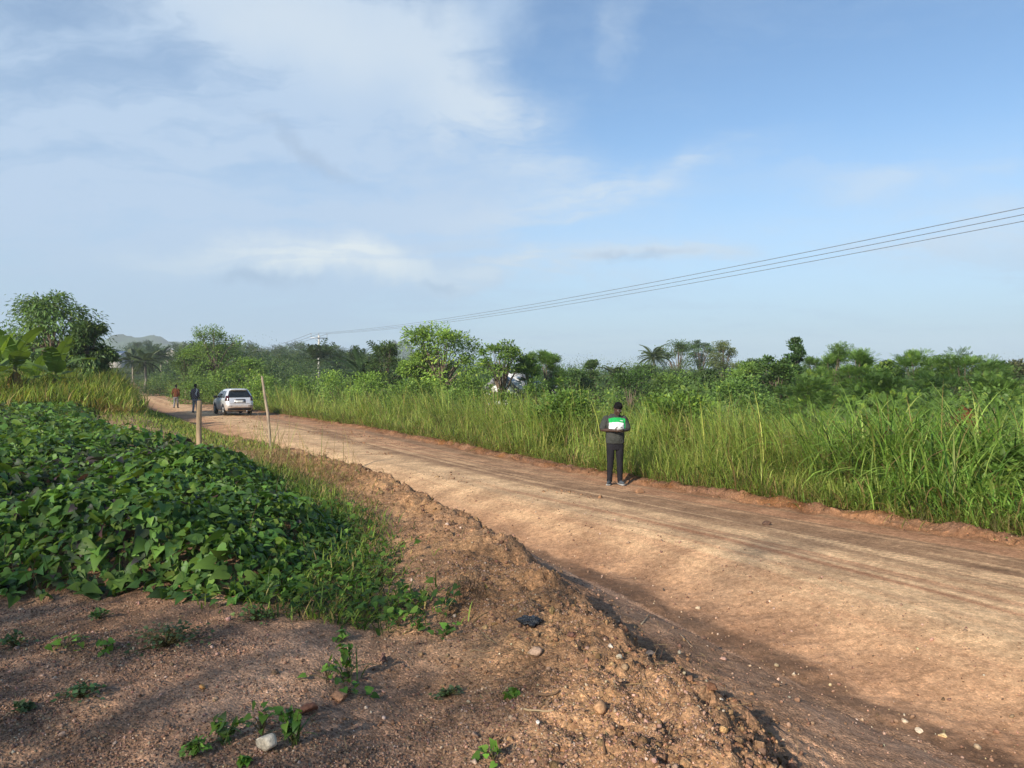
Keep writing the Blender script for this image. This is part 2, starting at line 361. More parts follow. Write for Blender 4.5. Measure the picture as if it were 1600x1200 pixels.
def build_ground():
    r = np.concatenate([np.geomspace(.4, 1.6, 16)[:-1], np.geomspace(1.6, 45, 700)[:-1], np.geomspace(45, 2000, 120)])
    fa = np.linspace(R(-47), R(47), 880); ba = np.linspace(R(47), R(313), 110)[1:-1]
    a = np.concatenate([fa, ba]); n = len(a)
    A, RR = np.meshgrid(a, r)
    x = (np.sin(A) * RR).ravel(); y = (np.cos(A) * RR).ravel(); z = terrain(x, y)
    xc, xd, xr = XC(y), XD(y), XR(y)
    # albedo of the different earths
    def C(c): return np.array(c)[None]
    f1 = fbm(x * .5, y * .5, 4, 51)[:, None]; f2 = fbm(x * 2.5, y * 2.5, 3, 52)[:, None]
    brown = C((.265, .165, .10)); pink = C((.39, .255, .17)); red = C((.39, .22, .125)); tan = C((.58, .405, .235)); dark = C((.115, .075, .05)); green = C((.05, .075, .02))
    field = brown + (pink - brown) * np.clip(.45 + f1 * 1.2 + f2 * .5, 0, 1)
    bank = np.exp(-((x - xc + .3) / .9) ** 2)[:, None]
    orange = C((.31, .19, .10))
    field = field + (orange - field) * np.clip(bank * 1.0 * (.8 + f1), 0, 1)
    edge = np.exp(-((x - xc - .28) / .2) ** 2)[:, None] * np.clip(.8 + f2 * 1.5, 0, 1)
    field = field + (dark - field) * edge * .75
    s_ = (x - xd)[:, None]; wr = np.maximum(xr - xd, 1)[:, None]; t = s_ / wr
    q = (x + .6 * y)
    ac = t[:, 0] * 5.6; track = (fbm(ac * 1.3, y * .045, 3, 53, .65) * 1.1 + .8 * fbm(ac * 5.5, y * .07, 3, 54, .65) + .45 * fbm(ac * 14, y * .16, 2, 58, .6))[:, None]
    center = np.exp(-((t - .47) / .30) ** 2)
    rd = red + (tan - red) * np.clip(center * 1.05 + track * 1.7 * sst(.12, .4, t), 0, 1)
    rd = rd + (C((.27, .17, .10)) - rd) * np.clip(sst(.05, .28, track) * .95 * sst(.46, .60, t), 0, 1)
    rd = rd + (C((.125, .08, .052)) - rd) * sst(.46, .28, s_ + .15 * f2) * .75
    rd = rd + (C((.24, .13, .07)) - rd) * sst(.93, 1.0, t)
    verge = C((.22, .12, .065)) + f2 * .05
    grassy = verge + (green - verge) * sst(.6, 1.6, (x - xr)[:, None] + f2)
    far = sst(45, 90, np.hypot(x, y))[:, None]
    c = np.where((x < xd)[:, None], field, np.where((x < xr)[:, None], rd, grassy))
    lf = sst(2.5, 8, (xc - x))[:, None] * sst(24, 34, y)[:, None]
    c = c + (green - c) * lf
    c = np.where(((x > xd) & (x < xr) & (y < 165))[:, None], c, c + (green - c) * far)
    V = np.stack([x, y, z], 1); c = np.clip(c, .01, 1)
    i = np.arange(len(r) - 1)[:, None] * n; j = np.arange(n)[None]; j2 = (j + 1) % n
    F = np.stack([i + j, i + j2, i + n + j2, i + n + j], -1).reshape(-1, 4)
    fx = x[F].mean(1); fy = y[F].mean(1)
    isroad = (fx > XD(fy)) & (fx < XR(fy)) & (fy < 165) & (fy > -75)
    cap = np.array([list(range(n))])
    def sub(name, sel, extra, lab, cat, mat):
        f = F[sel]; used = np.unique(f); mp_ = np.full(len(V), -1, np.int64); mp_[used] = np.arange(len(used))
        Fs = [mp_[f]]
        if extra: Fs.append(mp_[cap])
        obj_np(name, V[used], Fs, mat, None, c[used], True, label=lab, cat=cat, kind='structure')
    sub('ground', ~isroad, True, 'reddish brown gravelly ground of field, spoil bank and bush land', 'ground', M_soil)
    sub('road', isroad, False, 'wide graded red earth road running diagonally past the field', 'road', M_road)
build_ground()

# ------------------------------------------------------------------ vegetation builders
LEAF_T = np.array([(0, 0, 0), (-.5, .45, .10), (0, 1, -.12), (.5, .45, .10), (0, .5, 0)], float)
LEAF_F = [np.array([(0, 4, 1), (4, 2, 1), (0, 3, 4), (4, 3, 2)])]
LEAF4_T = np.array([(0, 0, 0), (-.5, .45, .06), (0, 1, -.1), (.5, .45, .06)], float); LEAF4_F = [np.array([(0, 2, 1), (0, 3, 2)])]
def heart():
    half = [(.10, -.11, .03), (.31, -.15, .09), (.46, .05, .14), (.40, .33, .12), (.20, .68, .0)]
    mid = [(0, 0, 0), (0, .3, .0), (0, .64, -.06), (0, 1.04, -.26)]
    V = mid + half + [(-a, b, c) for a, b, c in half]
    F = []
    def side(o, s):
        f = [(0, o, o + 1), (0, o + 1, o + 2), (0, o + 2, 1), (1, o + 2, o + 3), (1, o + 3, 2), (2, o + 3, o + 4), (2, o + 4, 3)]
        return [t if s else t[::-1] for t in f]
    F += side(4, True) + side(9, False)
    return np.array(V), [np.array(F)]
HEART_T, HEART_F = heart()
def pinnate(n=9, w=.16):
    V, F = [], []
    for i in range(n):
        y = .12 + .88 * i / (n - 1); L = .34 * math.sin(math.pi * (.22 + .72 * i / n)) + .05; z = -.28 * y * y
        for s in (-1, 1):
            b = len(V)
            V += [(0, y, z), (s * L * .5, y + .02, z + .02), (s * L, y + .13 * L, z - .06), (s * L * .5, y + w * .62, z)]
            F.append((b, b + 1, b + 2, b + 3) if s > 0 else (b, b + 3, b + 2, b + 1))
    b = len(V); V += [(-.008, 0, 0), (.008, 0, 0), (.006, 1, -.28), (-.006, 1, -.28)]; F.append((b, b + 1, b + 2, b + 3))
    return np.array(V, float), [np.array(F)]
PIN_T, PIN_F = pinnate()
def blades(g, base, az, L, lean, curve, w, seg=5):
    """ribbons: base (N,3), az (N,2) unit headings, L length, lean/curve in radians, w width"""
    N = len(base); t = np.linspace(0, 1, seg + 1)
    th = lean[:, None] + curve[:, None] * t[None]
    st = L[:, None] / seg
    hx = np.concatenate([np.zeros((N, 1)), np.cumsum(np.sin((th[:, 1:] + th[:, :-1]) / 2) * st, 1)], 1)
    hz = np.concatenate([np.zeros((N, 1)), np.cumsum(np.cos((th[:, 1:] + th[:, :-1]) / 2) * st, 1)], 1)
    P = np.stack([base[:, None, 0] + hx * az[:, None, 0], base[:, None, 1] + hx * az[:, None, 1], base[:, None, 2] + hz], -1)
    tw = g.normal(0, .7, N); s_ = np.stack([-az[:, 1] * np.cos(tw) + az[:, 0] * np.sin(tw) * .6, az[:, 0] * np.cos(tw) + az[:, 1] * np.sin(tw) * .6, .3 * np.sin(tw)], -1)
    prof = np.interp(t, [0, .25, .6, 1], [.6, 1, .75, .04])
    off = s_[:, None] * (w[:, None, None] * prof[None, :, None] * .5)
    V = np.stack([P - off, P + off], 2).reshape(-1, 3)
    i = np.arange(seg); q = np.stack([2 * i, 2 * i + 1, 2 * i + 3, 2 * i + 2], -1)
    F = (q[None] + (np.arange(N) * 2 * (seg + 1))[:, None, None]).reshape(-1, 4)
    return V, F, 2 * (seg + 1)
def headings(g, n, bias=(0, 0)):
    v = g.normal(size=(n, 2)) * .7 + np.array(bias); return v / np.linalg.norm(v, axis=1, keepdims=True)
def palette(g, n, cols, wts, jit=.18):
    cols = np.array(cols, float); c = cols[g.choice(len(cols), n, p=np.array(wts) / sum(wts))]
    return np.clip(c * (1 + g.normal(0, jit, (n, 1))) * (1 + g.normal(0, .05, (n, 3))), .005, .9)

G_LIGHT = (.33, .43, .085); G_MID = (.21, .31, .055); G_YEL = (.48, .50, .13); G_DRY = (.42, .32, .13); G_DEEP = (.045, .085, .018)

# ------------------------------------------------------------------ tall elephant grass along the road
def grass_belt():
    g = rng(101); A = []
    # clumps: denser near the camera
    Y = []; D = []
    for y0, y1, dens, dep in ((5, 14, 3.6, 5.5), (14, 24, 3.2, 6.0), (24, 40, 2.2, 7.0), (40, 70, 1.1, 8.0), (70, 150, .45, 9.0)):
        n = int((y1 - y0) * dep * dens); Y.append(g.uniform(y0, y1, n)); D.append(.45 + dep * g.random(n) ** 1.25)
    Y = np.concatenate(Y); D = np.concatenate(D)
    X = XR(Y) + D / .87 + .35 * fbm(Y * .45, Y * 0 + 3, 3, 61) + .1
    keep = (X < 24) & (X / Y < .95)
    X, Y, D = X[keep], Y[keep], D[keep]
    near = Y < 26
    hgt = (.95 + .75 * sst(.2, 2.2, D)) * (1 + .45 * fbm(X * .33, Y * .33, 3, 62)) * np.interp(Y, [8, 16, 20, 40, 100], [1.12, .92, .92, 1.0, 1.0]) * g.uniform(.8, 1.2, len(X))
    hgt = np.minimum(hgt, np.where(Y < 30, 1.62, 1.8))
    gap = sst(-.22, .0, fbm(X * .75, Y * .75, 2, 66))
    hgt *= .45 + .55 * gap
    dryness = np.clip(.5 + 1.6 * fbm(X * .4, Y * .4, 3, 63), 0, 1)
    per = np.where(Y < 14, 120, np.where(Y < 26, 88, np.where(Y < 45, 60, 44)))
    idx = np.repeat(np.arange(len(X)), per); n = len(idx)
    h = hgt[idx]; rad = .26
    bx = X[idx] + g.normal(0, rad, n); by = Y[idx] + g.normal(0, rad, n)
    lean_c = g.normal(0, .42, (len(X), 2)) + np.array([-.55, -.06]) * (.2 + 1.4 * sst(-.1, .3, fbm(X * .5, Y * .5, 2, 64)))[:, None]
    fr = g.random(n) ** 1.3                                # how far up the cane the blade leaves it
    bz0 = terrain(bx, by, False)
    cane = h * .62 * fr
    bx2 = bx + lean_c[idx, 0] * cane; by2 = by + lean_c[idx, 1] * cane
    az = headings(g, n) + lean_c[idx] * 1.3; az /= np.linalg.norm(az, axis=1, keepdims=True)
    L = h * g.uniform(.5, 1.0, n); w = g.uniform(.006, .019, n) * (1 + 1.1 * sst(.38, .5, bx / by)) * np.interp(by, [10, 25, 60, 120], [1, 1.35, 2.6, 5])
    lean = np.abs(g.normal(.36, .32, n)); curve = g.uniform(.2, 2.1, n) + .35 * sst(.38, .5, bx / by); L = L * (1 + .22 * sst(.38, .5, bx / by))
    V, F, kv = blades(g, np.stack([bx2, by2, bz0 + cane], 1), az, L, lean, curve, w)
    c = palette(g, n, [G_LIGHT, G_MID, G_YEL, G_DEEP], [5, 3.2, 3.0, 1.2], .22)
    gz = sst(.38, .5, bx / by)[:, None]; c = c * (1 - gz * np.array([.22, .03, .10]))
    lo = fr < .22
    dry = (g.random(n) < .07 + .50 * dryness[idx] * lo + .05 * dryness[idx])
    c[dry] = palette(g, dry.sum(), [G_DRY, (.30, .24, .09), (.24, .15, .07)], [3, 3, 2])
    A = Acc(); A.add(V, F, rep(c, kv))
    # upright canes
    m = int(len(X) * 1.5); ii = g.integers(0, len(X), m); hx = hgt[ii] * g.uniform(.4, .8, m)
    bx = X[ii] + g.normal(0, .22, m); by = Y[ii] + g.normal(0, .22, m)
    az = headings(g, m) * .6 + lean_c[ii] * 2; az /= np.linalg.norm(az, axis=1, keepdims=True)
    V, F, kv = blades(g, np.stack([bx, by, terrain(bx, by, False)], 1), az, hx, np.abs(g.normal(.25, .2, m)), g.uniform(.2, 1.0, m), g.uniform(.005, .010, m) * np.interp(by, [10, 60, 120], [1, 2, 4]), 4)
    A.add(V, F, rep(palette(g, m, [G_LIGHT, G_MID, G_DRY, (.22, .25, .07)], [3, 3, 1, 2]), kv))
    # short fringe and dead blades spilling on the verge
    m = 19000; by = 5.5 + 60 * g.random(m) ** 1.7; bx = XR(by) + .30 + .35 * fbm(by * .45, by * 0 + 3, 3, 61) + np.abs(g.normal(0, .50, m))
    V, F, kv = blades(g, np.stack([bx, by, terrain(bx, by, False)], 1), headings(g, m, (-.5, -.35)), g.uniform(.15, .65, m), np.abs(g.normal(.4, .4, m)), g.uniform(.4, 1.6, m), g.uniform(.007, .016, m) * np.interp(by, [10, 60], [1, 2.5]), 4)
    A.add(V, F, rep(palette(g, m, [G_MID, G_LIGHT, G_DRY, (.22, .14, .06), G_DEEP], [4, 3, 2.6, 2.2, 2]), kv))
    A.build('tall_grass', M_grass, label='tall yellow green elephant grass growing thickly along the far road edge', cat='grass', kind='stuff')
grass_belt()

def left_grass():
    g = rng(111); A = Acc()
    # the mound of half dry grass beyond the vine field
    n = 900; Y = g.uniform(28.5, 44, n); X = np.minimum(XC(Y) - .3, -.50 * Y) - np.abs(g.normal(0, 4.2, n)); nn = 34
    idx = np.repeat(np.arange(n), nn); m = len(idx)
    hgt = (1.05 + .5 * fbm(X * .4, Y * .4, 3, 71)) * np.interp(-.50 * Y - X, [0, .8, 5, 12], [.6, 1.1, 1.25, .9]) * np.interp(Y, [28, 32, 44], [.7, 1.1, 1.3])
    bx = X[idx] + g.normal(0, .3, m); by = Y[idx] + g.normal(0, .3, m); fr = g.random(m) ** 1.4; h = hgt[idx]
    V, F, kv = blades(g, np.stack([bx, by, terrain(bx, by, False) + h * .5 * fr], 1), headings(g, m, (.25, -.1)), h * g.uniform(.5, .9, m), np.abs(g.normal(.3, .2, m)), g.uniform(.3, 1.5, m), g.uniform(.018, .045, m), 4)
    dryn = np.clip(.35 + 1.5 * fbm(X * .35, Y * .35, 2, 72) + .35 * sst(36, 29, Y), 0, 1)[idx]
    c = palette(g, m, [G_LIGHT, G_MID, G_YEL, G_DEEP], [3, 4, 2, 2]); d = g.random(m) < .12 + .6 * dryn * (fr < .6)
    c[d] = palette(g, d.sum(), [G_DRY, (.32, .23, .10), (.25, .20, .08)], [3, 2, 2]); A.add(V, F, rep(c, kv))
    # low green herbs between vines and mound and along the road's left side
    n = 16000; Y = 17 + 30 * g.random(n); X = XC(Y) - .2 - np.abs(g.normal(0, 2.2, n)); sel = bed_sd(X, Y) < .9; X, Y = X[sel], Y[sel]; n = len(X)
    V, F, kv = blades(g, np.stack([X, Y, terrain(X, Y, False)], 1), headings(g, n), g.uniform(.06, .20, n) * np.where(X / Y < -.5, 1.6, 1), np.abs(g.normal(.4, .3, n)), g.uniform(.3, 1.6, n), g.uniform(.012, .03, n) * np.interp(Y, [15, 45], [.8, 1.6]), 3)
    A.add(V, F, rep(palette(g, n, [G_MID, G_LIGHT, G_DEEP, G_DRY, G_YEL], [4, 3, 3, .7, 1]), kv))
    A.build('rough_grass', M_grass, label='mound of half dry rough grass beside the bend of the road at left', cat='grass', kind='stuff')
    # far side verge of the road in the distance
    A = Acc(); n = 9000; Y = 42 + 110 * g.random(n); X = XC(Y) - .3 - np.abs(g.normal(0, 5, n)); sel = (Y > 47)
    X, Y = X[sel], Y[sel]; n = len(X)
    V, F, kv = blades(g, np.stack([X, Y, terrain(X, Y, False)], 1), headings(g, n), g.uniform(.4, 1.3, n), np.abs(g.normal(.3, .2, n)), g.uniform(.3, 1.3, n), g.uniform(.05, .12, n), 3)
    A.add(V, F, rep(palette(g, n, [G_MID, G_LIGHT, G_DEEP, G_YEL], [4, 3, 3, 1]), kv))
    A.build('verge_grass', M_grass, label='distant green grass lining the left side of the road', cat='grass', kind='stuff')
left_grass()

# ------------------------------------------------------------------ sweet potato vines
def vines():
    g = rng(121); A = Acc()
    P = []
    for x0, x1, y0, y1, dens in ((-9, -1.2, 5.2, 9, 560), (-13, -1.4, 9, 14, 330), (-22, -3, 14, 22, 105), (-34, -7, 22, 35, 52)):
        n = int((x1 - x0) * (y1 - y0) * dens); P.append(np.stack([g.uniform(x0, x1, n), g.uniform(y0, y1, n)], 1))
    P = np.concatenate(P); sd = bed_sd(P[:, 0], P[:, 1]); ok = (sd > -.16) & (P[:, 0] / P[:, 1] > -.80)
    ok &= (sd > .05) | (g.random(len(P)) < .5)
    P, sd = P[ok], sd[ok]; x, y = P.T; n = len(x)
    lump = np.clip(.5 + 1.1 * fbm(x * .95, y * .8, 4, 81), 0, 1.3)
    can = (.08 + .32 * lump) * sst(-.25, .9, sd) + .03
    depth = g.random(n) ** .55
    z = terrain(x, y, False) + .02 + can * depth
    e = .12
    def H(a, b): return .32 * np.clip(.5 + 1.1 * fbm(a * .95, b * .8, 4, 81), 0, 1.3) * sst(-.25, .9, bed_sd(a, b)) + terrain(a, b, False)
    gx = (H(x + e, y) - H(x - e, y)) / (2 * e); gy = (H(x, y + e) - H(x, y - e)) / (2 * e)
    nor = nrm(np.stack([-gx, -gy, np.full(n, 1.0)], 1) + g.normal(0, .6, (n, 3)))
    d = g.normal(size=(n, 3)) * np.array([1, 1, .25]) + np.stack([-gx, -gy - .35, np.full(n, -.35)], 1)
    d = nrm(d - nor * (d * nor).sum(1, keepdims=True) * .85)
    small = sst(.05, .25, fbm(x * .55 + 4, y * .55, 2, 82)) * sst(-3.0, -3.8, x) * sst(7.6, 6.9, y)     # bushy small leaved plants at the left front
    sz = np.clip(g.lognormal(-2.58, .36, n), .035, .17) * (1 - .5 * small) * np.interp(y, [6, 14, 30], [1, 1.05, 1.35]) * (1 + .25 * (x < -4.5))
    Mx = frames(d, nor)
    V, F = scatter(HEART_T, HEART_F, np.stack([x, y, z], 1), Mx, np.stack([sz * g.uniform(.85, 1.15, n), sz, sz], 1))
    zone = fbm(x * .5, y * .38 + 7, 3, 83) + .12 * sst(9, 12, y) - .10 * sst(-3, -1.8, x)
    c = palette(g, n, [(.10, .20, .036), (.072, .155, .032), (.15, .255, .042), (.05, .10, .03)], [4, 4, 2.6, 1.6], .24)
    pur = g.random(n) < np.clip(.05 + 1.3 * zone, 0, .75)
    c[pur] = palette(g, pur.sum(), [(.062, .080, .045), (.070, .052, .050), (.060, .090, .04), (.10, .045, .05)], [4, 1.6, 5, .4], .22)
    yg = g.random(n) < .14; c[yg] = palette(g, yg.sum(), [(.13, .20, .03), (.10, .18, .03)], [1, 1])
    A.add(V, F, rep(c, len(HEART_T)))
    # runners and stalks
    m = 2200; ii = g.integers(0, n, m); sel = y[ii] < 13; ii = ii[sel]; m = len(ii)
    V, F, kv = blades(g, np.stack([x[ii], y[ii], terrain(x[ii], y[ii], False)], 1), headings(g, m), g.uniform(.15, .45, m), g.uniform(.1, .9, m), g.uniform(0, .9, m), np.full(m, .007), 3)
    A.add(V, F, rep(palette(g, m, [(.10, .14, .04), (.12, .07, .04)], [2, 1]), kv))
    A.build('sweet_potato_vines', M_vine, label='dense bed of dark heart shaped sweet potato leaves covering the left field', cat='ground cover', kind='stuff')
vines()

def bank_growth():
    g = rng(131); A = Acc()
    # green grass and creepers where the vines meet the bank
    n = 13000; y = 5.3 + 13 * g.random(n) ** 1.1; edge = np.interp(y, BED[7:14, 1], BED[7:14, 0]); x = edge + .1 + g.normal(.10, .27, n)
    x = np.where(y < 6.2, g.normal(-1.3, .35, n), x)
    ok = x < XC(y) - .15; x, y = x[ok], y[ok]; n = len(x)
    V, F, kv = blades(g, np.stack([x, y, terrain(x, y)], 1), headings(g, n, (.2, -.1)), g.uniform(.05, .22, n), np.abs(g.normal(.6, .4, n)), g.uniform(.2, 1.6, n), g.uniform(.006, .016, n), 4)
    c = palette(g, n, [G_MID, (.07, .13, .03), G_LIGHT, G_DRY, G_DEEP], [3, 4, 2, 1.2, 2]); A.add(V, F, rep(c, kv))
    # the tangle of dry stalks on the crest
    n = 5200; y = g.normal(14.0, 2.2, n); x = XC(y) - .85 + g.normal(0, .42, n); ok = (y > 9.5) & (y < 20); x, y = x[ok], y[ok]; n = len(x)
    V, F, kv = blades(g, np.stack([x, y, terrain(x, y)], 1), headings(g, n, (.2, -.2)), g.uniform(.06, .30, n), np.abs(g.normal(1.1, .4, n)), g.uniform(-.2, 1.4, n), g.uniform(.005, .013, n), 4)
    A.add(V, F, rep(palette(g, n, [G_DRY, (.30, .20, .10), (.16, .10, .055), G_MID, (.5, .42, .22)], [4, 4, 3, 2.2, 1.5]), kv))
    n = 170; y = g.uniform(12.5, 19.5, n); x = XC(y) - .7 + g.normal(0, .5, n)
    V, F, kv = blades(g, np.stack([x, y, terrain(x, y)], 1), headings(g, n, (-.2, 0)), g.uniform(.5, 1.15, n), np.abs(g.normal(.3, .25, n)), g.uniform(0, 1.1, n), g.uniform(.006, .012, n), 5)
    A.add(V, F, rep(palette(g, n, [G_DRY, (.34, .27, .12), G_MID, G_YEL], [4, 3, 2, 2]), kv))
    # round leaved creepers spilling from the bed down the bank
    cc = np.array([(-1.35, 6.2), (-1.15, 6.0), (-.95, 5.75), (-1.5, 6.7), (-1.3, 7.2), (-.75, 5.65), (-1.65, 7.6), (-1.75, 5.75), (-1.4, 5.75), (-1.9, 8.5), (-2.2, 9.4)]); n = 520; q = g.integers(0, len(cc), n)
    x = cc[q, 0] + g.normal(0, .17, n); y = cc[q, 1] + g.normal(0, .22, n); d = nrm(np.concatenate([g.normal(size=(n, 2)), np.full((n, 1), -.15)], 1)); nor = nrm(g.normal(0, .4, (n, 3)) + np.array([0, -.3, 1]))
    V, F = scatter(HEART_T, HEART_F, np.stack([x, y, terrain(x, y) + g.uniform(.02, .16, n)], 1), frames(d, nor), g.uniform(.03, .075, n)); A.add(V, F, rep(palette(g, n, [(.09, .18, .03), (.14, .25, .04), (.06, .13, .03)], [3, 2, 2]), len(HEART_T)))
    A.build('bank_grass', M_grass, label='green grass and dry stalks tangled along the bank beside the vine bed', cat='grass', kind='stuff')
    # straw and root litter lying on the bank
    A = Acc(); n = 900
    cx_ = g.choice(8, n); cen = np.array([(-.05, 4.75), (.15, 4.35), (-.35, 6.2), (-.7, 7.6), (.45, 4.9), (.9, 4.2), (-1.5, 10), (1.15, 5.8)])
    x = cen[cx_, 0] + g.normal(0, .28, n); y = cen[cx_, 1] + g.normal(0, .35, n)
    V, F, kv = blades(g, np.stack([x, y, terrain(x, y) + .008], 1), headings(g, n), g.uniform(.05, .24, n), g.normal(1.5, .14, n), g.normal(0, .25, n), g.uniform(.003, .007, n), 3)
    A.add(V, F, rep(palette(g, n, [(.42, .30, .15), (.30, .19, .10), (.14, .085, .05)], [3, 3, 3]), kv))
    n = 420; y = 2.9 + 3.2 * g.random(n); x = g.uniform(-.7, .2, n) * y; ok = bed_sd(x, y) < 0; x, y = x[ok], y[ok]; n = len(x)
    V, F, kv = blades(g, np.stack([x, y, terrain(x, y) + .006], 1), headings(g, n), g.uniform(.02, .11, n), g.normal(1.5, .12, n), g.normal(0, .3, n), g.uniform(.002, .006, n), 3)
    A.add(V, F, rep(palette(g, n, [(.38, .27, .15), (.22, .14, .08), (.12, .08, .05)], [2, 3, 3]), kv))
    n = 260; x = g.normal(-.33, .13, n); y = g.normal(5.95, .22, n)            # dark root mat hanging on the bank
    V, F, kv = blades(g, np.stack([x, y, terrain(x, y) + .01], 1), headings(g, n, (-.2, -1)), g.uniform(.08, .26, n), g.normal(1.0, .3, n), g.uniform(.2, .9, n), g.uniform(.003, .006, n), 4)
    A.add(V, F, rep(palette(g, n, [(.10, .06, .035), (.16, .10, .06)], [3, 1]), kv))
    A.build('straw_litter', M_dry, label='loose dry straw and roots scattered over the spoil bank', cat='straw', kind='stuff')
bank_growth()

# ------------------------------------------------------------------ gravel and clods
def ico():
    bm = bmesh.new(); bmesh.ops.create_icosphere(bm, subdivisions=1, radius=.5)
    V = np.array([v.co[:] for v in bm.verts]); F = np.array([[v.index for v in f.verts] for f in bm.faces]); bm.free(); return V, F
ICO_V, ICO_F = ico()
def randrot(g, n):
    q = nrm(g.normal(size=(n, 4))); w, x, y, z = q.T
    return np.stack([1 - 2 * (y * y + z * z), 2 * (x * y - z * w), 2 * (x * z + y * w), 2 * (x * y + z * w), 1 - 2 * (x * x + z * z), 2 * (y * z - x * w), 2 * (x * z - y * w), 2 * (y * z + x * w), 1 - 2 * (x * x + y * y)], -1).reshape(-1, 3, 3)
OCT_V = np.array([(.5, .1, 0), (-.5, -.06, .05), (.05, .5, .1), (0, -.5, 0), (.1, 0, .5), (-.08, .05, -.5)]); OCT_F = np.array([(0, 2, 4), (2, 1, 4), (1, 3, 4), (3, 0, 4), (2, 0, 5), (1, 2, 5), (3, 1, 5), (0, 3, 5)])
def pebbles():
    g = rng(141); A = Acc()
    def batch(x, y, s, cols, w, sink=.25, small=False):
        n = len(x)
        for kx in range(3):
            sl = slice(kx, None, 3); m = len(x[sl]); T = (OCT_V if small else ICO_V); T = T * (1 + g.normal(0, .17, (len(T), 1)))
            sc = s[sl, None] * g.uniform(.6, 1.25, (m, 3)); pz = terrain(x[sl], y[sl]) + s[sl] * (.5 - sink) * .7
            V, F = scatter(T, [OCT_F if small else ICO_F], np.stack([x[sl], y[sl], pz], 1), randrot(g, m), sc)
            A.add(V, F, rep(palette(g, m, cols, w, .22), len(T)))
    PK = [(.33, .20, .135), (.24, .14, .09), (.40, .27, .19), (.17, .10, .065), (.50, .38, .28)]; pw = [5, 5, 2.4, 4, .5]
    n = 130000; y = 2.4 + 4.6 * g.random(n) ** 1.25; x = g.uniform(-.72, .35, n) * y
    dens = np.clip(.45 + 1.5 * fbm(x * .9, y * 1.3, 3, 91), .12, 1); ok = (x < XC(y) + .1) & (bed_sd(x, y) < .15) & (g.random(n) < dens); x, y = x[ok], y[ok]
    batch(x, y, np.clip(g.lognormal(-4.72, .42, len(x)), .004, .04), PK, pw, .3, True)
    n = 9000; y = 3 + 16 * g.random(n) ** 1.8; x = XC(y) + g.uniform(-1.6, 4.2, n)
    ok = bed_sd(x, y) < -.1; x, y = x[ok], y[ok]
    batch(x, y, np.clip(g.lognormal(-4.6, .6, len(x)), .004, .05), PK + [(.56, .44, .32)], pw + [.6])
    n = 4200; y = 5 + 50 * g.random(n) ** 1.6; t = g.random(n); x = XD(y) + (XR(y) + .5 - XD(y)) * t
    batch(x, y, np.clip(g.lognormal(-4.15, .5, n), .008, .07) * np.interp(t, [0, .25, .9, 1], [.9, .3, .3, .9]), [(.38, .24, .15), (.48, .34, .22), (.22, .13, .08)], [3, 1, 3])
    A.build('gravel', M_stone, label='loose reddish gravel strewn over the soil, bank and road', cat='gravel', kind='stuff')
    A = Acc()
    n = 5200; y = 3.2 + 26 * g.random(n) ** 1.5; side = g.random(n) < .55
    x = np.where(side, XC(y) + .28 + g.normal(0, .13, n), XR(y) + .2 + g.normal(0, .28, n)); y2 = np.where(side, y, y + 4); x = np.where(side, x, XR(y2) + .2 + g.normal(0, .28, n))
    s = np.clip(g.lognormal(-4.1, .5, n), .008, .042)
    T = ICO_V * (1 + g.normal(0, .30, (len(ICO_V), 1)))
    V, F = scatter(T, [ICO_F], np.stack([x, y2, terrain(x, y2) + .02 * s], 1), randrot(g, n), s[:, None] * g.uniform(.6, 1.2, (n, 3)))
    A.add(V, F, rep(palette(g, n, [(.20, .125, .075), (.25, .155, .09), (.15, .095, .06)], [3, 3, 2]), len(T)))
    n = 7000; y = 3 + 17 * g.random(n) ** 1.5; x = XC(y) + g.normal(-.25, .55, n); ok = (bed_sd(x, y) < 0) & (fbm(x * 1.5, y * 1.5, 2, 93) > -.08); x, y = x[ok], y[ok]
    s = np.clip(g.lognormal(-4.1, .5, len(x)), .007, .06); V, F = scatter(T, [ICO_F], np.stack([x, y, terrain(x, y) + .05 * s], 1), randrot(g, len(x)), s[:, None] * g.uniform(.6, 1.2, (len(x), 3))); A.add(V, F, rep(palette(g, len(x), [(.24, .15, .085), (.30, .19, .105), (.17, .105, .065)], [3, 3, 2]), len(T)))
    n = 1500; cc = g.uniform(0, 1, (26, 2)); q = g.integers(0, 26, n); yy = 15 + 30 * cc[q, 0] + g.normal(0, .5, n); tt = .12 + .80 * cc[q, 1] + g.normal(0, .03, n); x = XD(yy) + (XR(yy) - XD(yy)) * tt
    s = np.clip(g.lognormal(-3.6, .5, n), .012, .09); V, F = scatter(T, [ICO_F], np.stack([x, yy, terrain(x, yy)], 1), randrot(g, n), s[:, None] * g.uniform(.5, 1.1, (n, 3))); A.add(V, F, rep(palette(g, n, [(.24, .14, .08), (.32, .20, .115)], [3, 2]), len(T)))
    A.build('soil_clods', M_soil, label='dark crumbly clods of earth along the bank crest and road verge', cat='clods', kind='stuff')
pebbles()

